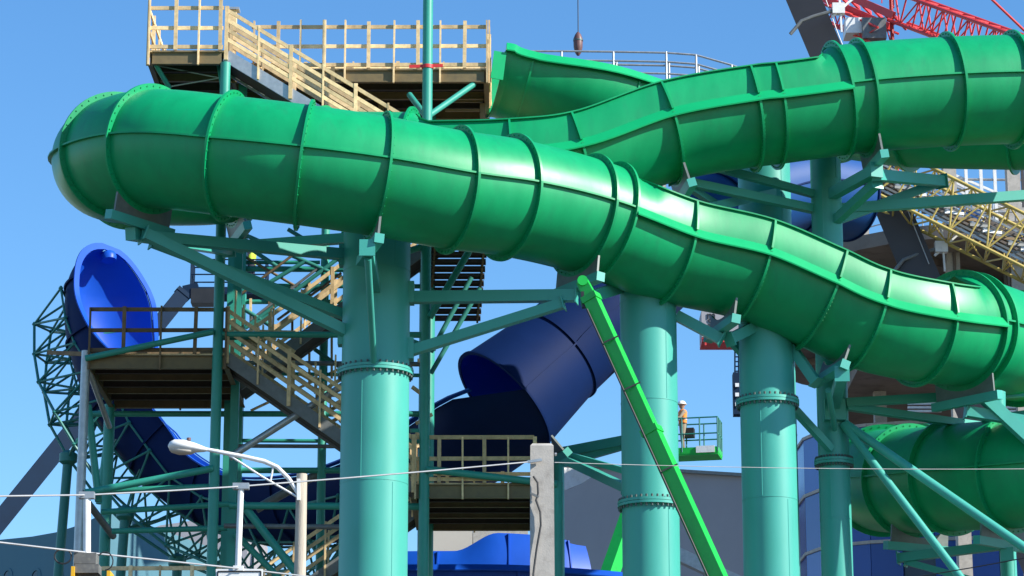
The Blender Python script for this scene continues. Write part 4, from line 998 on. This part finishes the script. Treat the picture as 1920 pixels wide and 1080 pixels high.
for k in range(20):
    t = R_(178 + k * 5.0); x_, y_ = rim_pt(t, 0.95)
    MB().tube((x_, y_, zS + 0.5), (x_, y_, zS + 1.7), 0.03, n=6).build('guard_post', 'galv', cf)
for hh in (1.1, 1.65): MB().pipe([(*rim_pt(R_(a), 0.95), zS + hh) for a in range(178, 275, 4)], 0.025, 6).build('guard_rail', 'galv', cf)
for i in range(5): MB().bar(P(1775 + i * 6, 322 + i * 9, 109 + i * 0.3), P(1960, 400 + i * 14, 109 + i * 0.3), 0.06, 0.1).build('stair_rail', ('white_paint', 'galv')[i % 2], cf, smooth=False)
MB().box((P(1905, 415, 112).x, 112, P(1905, 412, 112).z), (4.0, 3.0, 0.35)).build('slab', 'concrete', cf, smooth=False)
# blue clad drum below
bl = thing('blue_building', 'round blue panelled wall with pale bands behind the slim teal column', 'building', (P(1700, 1080, 115).x, 116, 0))
ppx = [(1493, 123.0), (1497, 120.0), (1510, 118.0), (1540, 116.6), (1580, 115.8), (1630, 115.2), (1690, 114.8), (1750, 114.5), (1810, 114.3), (1870, 114.2), (1940, 114.2)]
plan = [(P(a, 950, b).x, b) for a, b in ppx]; zt = P(1650, 786, 115).z; band = 2.42
lv = [zt - 0.25 - band * i for i in range(5)]
for i, (p, q) in enumerate(zip(plan[:-1], plan[1:])):
    for j in range(4):
        a, b = V(p[0], p[1], lv[j + 1] + 0.12), V(q[0], q[1], lv[j + 1] + 0.12); n_ = (b - a).cross(ZUP).normalized(); dd = (b - a).normalized() * 0.012
        if j == 2 and i == 6: continue
        MB().prism([a + dd, b - dd, b - dd - n_ * 0.2, a + dd - n_ * 0.2], V(0, 0, band - 0.14)).build('panel', 'blue_clad', bl, smooth=False)
    for j in range(5):
        a, b = V(p[0], p[1], lv[j] - 0.02), V(q[0], q[1], lv[j] - 0.02); n_ = (b - a).cross(ZUP).normalized()
        MB().prism([a + n_ * 0.06, b + n_ * 0.06, b - n_ * 0.22, a - n_ * 0.22], V(0, 0, 0.13)).build('band', 'concrete', bl, smooth=False)
    wallpoly(bl, [(p[0], p[1] + 0.35), (q[0], q[1] + 0.35)], 0, zt - 0.2, 0.2, 'glass_dark', 'backing_wall')
MB().box(P(1806, 1062, 113.6) , (0.45, 0.4, 3.0)).build('pilaster', 'white_paint', bl, smooth=False)
# grey hall behind the green boom
gh = thing('grey_hall', 'plain windowless hall wall, shade painted in as grey, behind the bright green boom', 'building', (P(1230, 1080, 125).x, 125, 0))
hx0, hx1 = P(1048, 900, 131), P(1402, 893, 123)
a0, a1 = V(hx0.x, 131, 0), V(hx1.x, 123, 0); zt0, zt1 = P(1048, 872, 131).z, P(1402, 894, 123).z
MB().prism([a0, a1, V(a1.x, a1.y, zt1), V(a0.x, a0.y, zt0)], V(0.3, 12, 0)).build('wall', 'grey_wall', gh, smooth=False)  # white wall whose shade is put into the grey colour
cp = MB(); cp.bar(V(a0.x, a0.y - 0.05, zt0 + 0.05), V(a1.x, a1.y - 0.05, zt1 + 0.05), 0.5, 0.14); cp.build('coping', 'galv_dark', gh, smooth=False)
MB().prism([P(1046, 876, 121), P(1124, 880, 122.5), P(1112, 892, 122.3), P(1092, 906, 122), P(1046, 924, 121)], V(-0.1, 0.3, 0)).build('sunlit_patch', 'white_paint', gh, smooth=False)  # added white piece: the sunlit patch of the hall wall
MB().bar(P(1260, 1035, 112), P(1420, 1110, 112), 0.6, 0.5).build('ramp_edge', 'galv', gh, smooth=False)
# teal hall with round windows
th_ = thing('teal_hall', 'slate teal wall with a sweeping curved top and small round windows', 'building', (P(60, 1080, 100).x, 100, 0))
topc = [(-260, 1020), (-120, 1017), (0, 1012), (60, 1006), (105, 998), (150, 984), (205, 958)]
wy = lambda a: 106 - (a + 260) * 0.026
poly = [P(a, b, wy(a)) for a, b in topc]; poly = [V(poly[0].x, poly[0].y, 0)] + poly + [V(poly[-1].x, poly[-1].y, 0)]
MB().prism(poly[::-1], V(3, 8, 0)).build('wall', 'teal_wall', th_, smooth=False)
for px_ in (16, 69, 111):
    q = P(px_, 1083, wy(px_) - 0.05); w_ = MB().ring(q, (0.75, 0.7, 0), 0.24, 0.33, 0.12, 24).build('window', 'teal_wall', th_)
    MB().tube(q - V(0.02, 0.02, 0), q + V(0.05, 0.05, 0), 0.25, n=24).build('pane', 'glass_dark', w_)
gs = thing('grey_shed', 'pale grey sloping roof shed behind the lattice truss', 'building', (P(320, 1080, 108).x, 108, 0))
MB().prism([P(212, 1080, 108), P(460, 1080, 108), P(470, 960, 108), P(300, 985, 108), P(214, 1020, 108)], V(0, 8, 0)).build('roof', 'grey_wall', gs, smooth=False)
MB().prism([V(P(212, 1080, 108).x, 108.4, 0), V(P(460, 1080, 108).x, 108.4, 0), V(P(460, 1080, 108).x, 108.4, P(460, 1079, 108.4).z), V(P(212, 1080, 108).x, 108.4, P(212, 1079, 108.4).z)], V(0, 7, 0)).build('wall', 'cream_wall', gs, smooth=False)
cw = thing('cream_block', 'cream low building top just above the bright blue trough', 'building', (P(880, 1080, 96).x, 96, 0))
for (x0, x1, pt_, m) in ((790, 886, 990, 'cream_wall'), (887, 990, 980, 'concrete')):
    a, b = P(x0, pt_, 96), P(x1, pt_, 96); MB().box(((a.x + b.x) / 2, 98, a.z / 2), (b.x - a.x, 4, a.z)).build('wall', m, cw, smooth=False)
# far stair gallery with pipe rails behind the upper trough
gy = thing('pipe_gallery', 'grey pipe guard rail of a far gallery above the launch trough', 'gallery', (P(1180, 200, 88).x, 88, 0))
zg = P(1150, 176, 88).z; rail = [(985, 96), (1060, 96), (1150, 97), (1250, 99), (1305, 103), (1372, 122), (1420, 140)]
for k, dy in enumerate((0, 17, 24, 39)): MB().pipe([P(a, b + dy, 88 + (0 if k != 2 else 0.6)) for a, b in rail], 0.035).build('rail', 'galv', gy)
for px_ in (1000, 1053, 1150, 1249, 1305, 1372):
    q = P(px_, 97 if px_ < 1300 else 103 + (px_ - 1305) * 0.28, 88); MB().tube((q.x, 88, zg), q, 0.04, n=8).build('post', 'galv', gy); MB().tube((q.x + 0.12, 88.6, zg), (q.x + 0.12, 88.6, q.z - 0.12), 0.04, n=8).build('post', 'galv', gy)
    MB().bar(V(q.x, 88, q.z - 0.35), V(q.x + 0.12, 88.6, q.z - 0.15), 0.05, 0.05).build('stay', 'galv', gy, smooth=False)
MB().box((P(1180, 176, 89).x, 89, zg - 0.1), (6.6, 2, 0.2)).build('walkway', 'galv_dark', gy, smooth=False)
for px_ in (1190, 1240): MB().tube(V(P(px_, 205, 88.4).x, 88.4, 0), V(P(px_, 205, 88.4).x, 88.4, zg), 0.12, n=8).build('leg', 'galv_dark', gy)
for px_ in (948, 965, 1010): MB().tube(P(px_, 260, 88.4), V(P(px_, 205, 88.4).x, 88.4, zg), 0.05, n=8).build('hanger', 'galv', gy)
MB().bar(P(940, 196, 88.2), P(1040, 232, 88.2), 0.06, 0.08).build('stay', 'galv', gy, smooth=False)
MB().bar(P(985, 180, 88), P(1010, 180, 88), 1.0, 0.2).build('walkway', 'galv_dark', gy, smooth=False)
# hoist with its cab behind the third column
ho = thing('material_hoist', 'small grey lettered hoist cab on a red frame, partly behind a teal column', 'hoist', (P(1440, 800, 99).x, 99, 0))
hz = P(1420, 572, 99).z; MB().box((P(1442, 700, 99).x, 99, hz / 2), (0.9, 0.9, hz)).build('mast', 'galv_dark', ho, smooth=False)
a, b = P(1316, 632, 98), P(1400, 582, 98); MB().box(((a.x + b.x) / 2, 98.6, (a.z + b.z) / 2), (b.x - a.x, 1.2, b.z - a.z)).build('cab', 'grey_wall', ho, smooth=False)
MB().box(((a.x + b.x) / 2, 98.6, a.z - 0.1), (b.x - a.x, 1.2, 0.14)).build('cab_frame', 'crane_red', ho, smooth=False)
MB().box(P(1323, 640, 98), (0.06, 0.1, 0.3)).build('cab_foot', 'crane_red', ho, smooth=False)
def letters(txt, p, size, parent, m='black'):
    cu = bpy.data.curves.new('lettering', 'FONT'); cu.body = txt; cu.size = size; cu.extrude = 0.01; cu.align_x = 'LEFT'
    t = bpy.data.objects.new('tmp_text', cu); COL.objects.link(t); bpy.context.view_layer.update()
    me = bpy.data.meshes.new_from_object(t.evaluated_get(bpy.context.evaluated_depsgraph_get())); bpy.data.objects.remove(t)
    me.name = 'lettering'; me.materials.clear(); me.materials.append(MAT[m])
    me.transform(Matrix.Translation(p) @ Matrix.Rotation(R_(90), 4, 'X')); o = bpy.data.objects.new('lettering', me); COL.objects.link(o); attach(o, parent); return o
letters('m', P(1325, 598, 97.98), 0.42, ho); letters('S', P(1327, 610, 97.98), 0.34, ho); MB().box(P(1342, 605, 97.99), (0.17, 0.02, 0.2)).build('print_block', 'black', ho, smooth=False)
MB().box(P(1382, 740, 98.5), (0.28, 0.5, 1.5)).build('counterbalance', 'boom_blue', ho, smooth=False)
for px_ in (1378, 1385): MB().tube(P(px_, 655, 98.5), P(px_, 710, 98.5), 0.03, n=6).build('guide_rail', 'boom_blue', ho)
for k in range(6): MB().tube(P(1378, 660 + k * 9, 98.5), P(1385, 660 + k * 9, 98.5), 0.025, n=6).build('rung', 'boom_blue', ho)
for k in range(3): MB().box(P(1382, 722 + k * 18, 98.2), (0.13, 0.06, 0.13)).build('lamp_cover', 'white_paint', ho, smooth=False)
MB().bar(P(1385, 745, 98.5), P(1442, 745, 99), 0.2, 0.2).build('bracket', 'boom_blue', ho, smooth=False)

# ================================================================ street furniture in front
YL = 45.0
st = thing('street_lamp', 'white cobra head street lamp with a braced curved arm on a timber pole', 'street lamp', (P(566, 1000, YL).x, YL, 0))
pt_ = P(566, 889, YL); MB().tube((pt_.x, YL, 0), pt_, 0.14, 0.085, n=16).build('pole', 'pole_wood', st)
armp = [(559, 925), (541, 897), (520, 876), (495, 865), (460, 857), (425, 850), (384, 842)]
MB().pipe([P(a, b, YL - 0.1) for a, b in armp], [0.035, 0.035, 0.036, 0.038, 0.036, 0.034, 0.03], 12).build('arm', 'white_paint', st)
MB().pipe([P(426, 851, YL - 0.1), P(490, 893, YL - 0.1), P(558, 932, YL - 0.1)], 0.018, 10).build('arm_brace', 'white_paint', st)
MB().tube(P(512, 877, YL - 0.1), P(507, 902, YL - 0.1), 0.016, n=8).build('arm_link', 'white_paint', st)
MB().bar(P(560, 898, YL - 0.12), P(560, 938, YL - 0.12), 0.05, 0.06, Vector((0, 1, 0))).build('arm_bracket', 'white_paint', st, smooth=False)
ha, hb_ = P(388, 843, YL - 0.1), P(314, 836, YL - 0.1); dh = (hb_ - ha).normalized()
def lamp_head(c0, d, L, prof, m, nm, squash, dz=0.0):
    mb = MB(); sd_ = Vector((0, 1, 0)); u = sd_.cross(d).normalized(); u = u if u.z > 0 else -u; vs = []; n = 20
    for t, r, k in prof:
        for i in range(n):
            g = 2 * math.pi * i / n; vs.append(c0 + d * (t * L) + sd_ * (r * math.cos(g)) + u * (r * squash * math.sin(g) + k + dz))
    fs = [(j * n + i, j * n + (i + 1) % n, (j + 1) * n + (i + 1) % n, (j + 1) * n + i) for j in range(len(prof) - 1) for i in range(n)] + [tuple(range(n)), tuple(range((len(prof) - 1) * n, len(prof) * n))]
    return mb.add(vs, fs).build(nm, m, st)
lamp_head(ha, dh, 0.62, [(0, 0.045, 0), (0.08, 0.07, 0), (0.3, 0.12, 0.01), (0.6, 0.16, 0.02), (0.85, 0.15, 0.02), (0.96, 0.10, 0.01), (1.0, 0.03, 0.0)], 'white_paint', 'lamp_head', 0.62)
lamp_head(ha, dh, 0.62, [(0.3, 0.04, -0.05), (0.4, 0.10, -0.055), (0.7, 0.13, -0.06), (0.9, 0.09, -0.055), (0.96, 0.03, -0.05)], 'cream_wall', 'lens', 0.5)
MB().tube(P(354, 826, YL - 0.1), P(354, 821, YL - 0.1), 0.035, n=12).build('photocell', 'hook', st)
# square concrete pole
YP = 33.0; cpx = P(1016, 835, YP)
co = thing('concrete_pole', 'square concrete utility pole carrying the span wires', 'pole', (cpx.x, YP, 0))
mb = MB(); w0, w1 = 0.17, 0.135; zt_ = cpx.z
vs = [(cpx.x + s * w0, YP + t * w0, 0) for s, t in ((-1, -1), (1, -1), (1, 1), (-1, 1))] + [(cpx.x + s * w1, YP + t * w1, zt_ - 0.03) for s, t in ((-1, -1), (1, -1), (1, 1), (-1, 1))] + [(cpx.x + s * (w1 - 0.025), YP + t * (w1 - 0.025), zt_) for s, t in ((-1, -1), (1, -1), (1, 1), (-1, 1))]
mb.add(vs, [(3, 2, 1, 0), (8, 9, 10, 11)] + [(j * 4 + i, j * 4 + (i + 1) % 4, j * 4 + 4 + (i + 1) % 4, j * 4 + 4 + i) for j in range(2) for i in range(4)])
bm_o = mb.build('shaft', 'concrete', co, smooth=False); bm_o.rotation_euler = (0, 0, 0)
MB().pipe([P(1000, 893, YP - 0.17), P(1008, 905, YP - 0.18), P(1009, 925, YP - 0.18), P(1005, 938, YP - 0.18), P(1013, 960, YP - 0.18), P(1014, 985, YP - 0.18), P(1006, 1030, YP - 0.18), P(1000, 1075, YP - 0.18), P(999, 1120, YP - 0.19)], 0.012, 8).build('ground_cable', 'black', co)
MB().bar(P(990, 866, YP - 0.18), P(1016, 862, YP - 0.18), 0.03, 0.03).build('wire_clamp', 'galv', co, smooth=False); MB().bar(P(995, 925, YP - 0.18), P(1010, 932, YP - 0.18), 0.02, 0.025).build('cleat', 'galv_dark', co, smooth=False)
MB().tube(P(1040, 852, YP), P(1044, 852, YP), 0.02, n=8).build('bolt', 'galv', co)
# span wires
def sagpts(a, b, sag, n=14): return [a.lerp(b, i / n) - V(0, 0, 4 * sag * (i / n) * (1 - i / n)) for i in range(n + 1)]
wl = P(-260, 934, 23.5)
def wire(label, pts, r, m='wire', name='span_wire'): return tag(MB().pipe(pts, r, 6).build(name, m), label, 'wire')
wire('taut pale messenger wire strung from the concrete pole across the lamp pole', [P(992, 866, YP - 0.16), P(820, 882, 31.4), P(640, 897, 29.8), P(450, 912, 28.2), P(320, 920, 27.2), P(163, 928, 26.0), wl], 0.0085)
wire('pale cable tied just above the traffic signal and the hanging sign', [P(-260, 988, 23.4), P(0, 1017, 25.0), P(163, 1036, 26.0), P(450, 1066, 28.2), P(720, 1098, 30.3), P(998, 1128, YP - 0.16)], 0.009)
wire('hair thin level wire from the concrete pole across the low green tube', sagpts(P(1040, 867, YP), P(2150, 876, 38), 0.05), 0.0042)
wire('dark twisted cable crossing below the low green tube', sagpts(P(1500, 1108, 34), P(2080, 1012, 31), 0.06), 0.0065, 'black', 'cable')
# signal hanger, signal head, sign
hg = thing('traffic_signal', 'traffic signal head with yellow housing hung on a white rod under the span wire', 'traffic signal', P(163, 1080, 26.0))
MB().tube(P(163, 926, 26), P(163, 1040, 26), 0.035, n=12).build('hanger_rod', 'white_paint', hg); MB().box(P(163, 929, 26), (0.14, 0.08, 0.06)).build('wire_clamp', 'galv', hg, smooth=False)
MB().box(P(162, 1050, 26), (0.20, 0.2, 0.10)).build('terminal_box', 'signal_grey', hg); MB().tube(P(142, 1060, 26), P(142, 1036, 25.95), 0.02, n=8).build('conduit', 'black', hg)
MB().box(P(165, 1069, 26), (0.22, 0.2, 0.08)).build('hub', 'signal_grey', hg)
q = P(150, 1062, 26)
for xo in (-0.045, 0.28):
    o = MB().box(q + V(xo, 0, -0.52 if xo < 0 else -0.56), (0.03, 0.26, 1.0)).build('housing', 'signal_yellow', hg, smooth=False)
MB().box(q + V(0.14, 0.1, -0.62), (0.28, 0.12, 1.0)).build('back_plate', 'black', hg, smooth=False)
for k in range(3): MB().ring(q + V(0.14, -0.08, -0.28 - 0.33 * k), (0, 1, 0), 0.11, 0.13, 0.25, 20).build('visor', 'black', hg)
MB().pipe([P(118 + 16 * math.cos(t), 1043 - 14 * math.sin(t), 25.9) for t in [R_(a) for a in range(0, 375, 24)]], 0.008, 6).build('cable_loop', 'black', hg)
MB().pipe([P(197 + 15 * math.cos(t), 1052 - 17 * math.sin(t), 26.1) for t in [R_(a) for a in range(-90, 260, 24)]], 0.006, 6).build('cable_loop', 'black', hg)
sg = thing('hanging_sign', 'white rectangular street sign with a thin dark border hung from the span wire', 'sign', P(450, 1100, 28.2))
MB().tube(P(452, 910, 28.2), P(446, 1066, 28.2), 0.03, n=12).build('hanger_rod', 'white_paint', sg); MB().box(P(452, 912, 28.2), (0.16, 0.08, 0.06)).build('wire_clamp', 'galv', sg, smooth=False)
MB().box(P(447, 1066, 28.2), (0.1, 0.06, 0.05)).build('rod_foot', 'white_paint', sg, smooth=False)
sa_, sb_ = P(405, 1067, 28.2), P(493, 1076, 28.2); z1 = sa_.z; sgw = sb_.x - sa_.x; sc_ = V((sa_.x + sb_.x) / 2, 28.2, z1 - 0.3)
MB().box(sc_, (sgw, 0.02, 0.6)).build('plate', 'white_paint', sg, smooth=False)
for (dx, dz, wx, wz) in ((0, 0.275, sgw - 0.04, 0.012), (0, -0.275, sgw - 0.04, 0.012), (-sgw / 2 + 0.02, 0, 0.012, 0.55), (sgw / 2 - 0.02, 0, 0.012, 0.55)): MB().box(sc_ + V(dx, -0.013, dz), (wx, 0.008, wz)).build('border', 'black', sg, smooth=False)
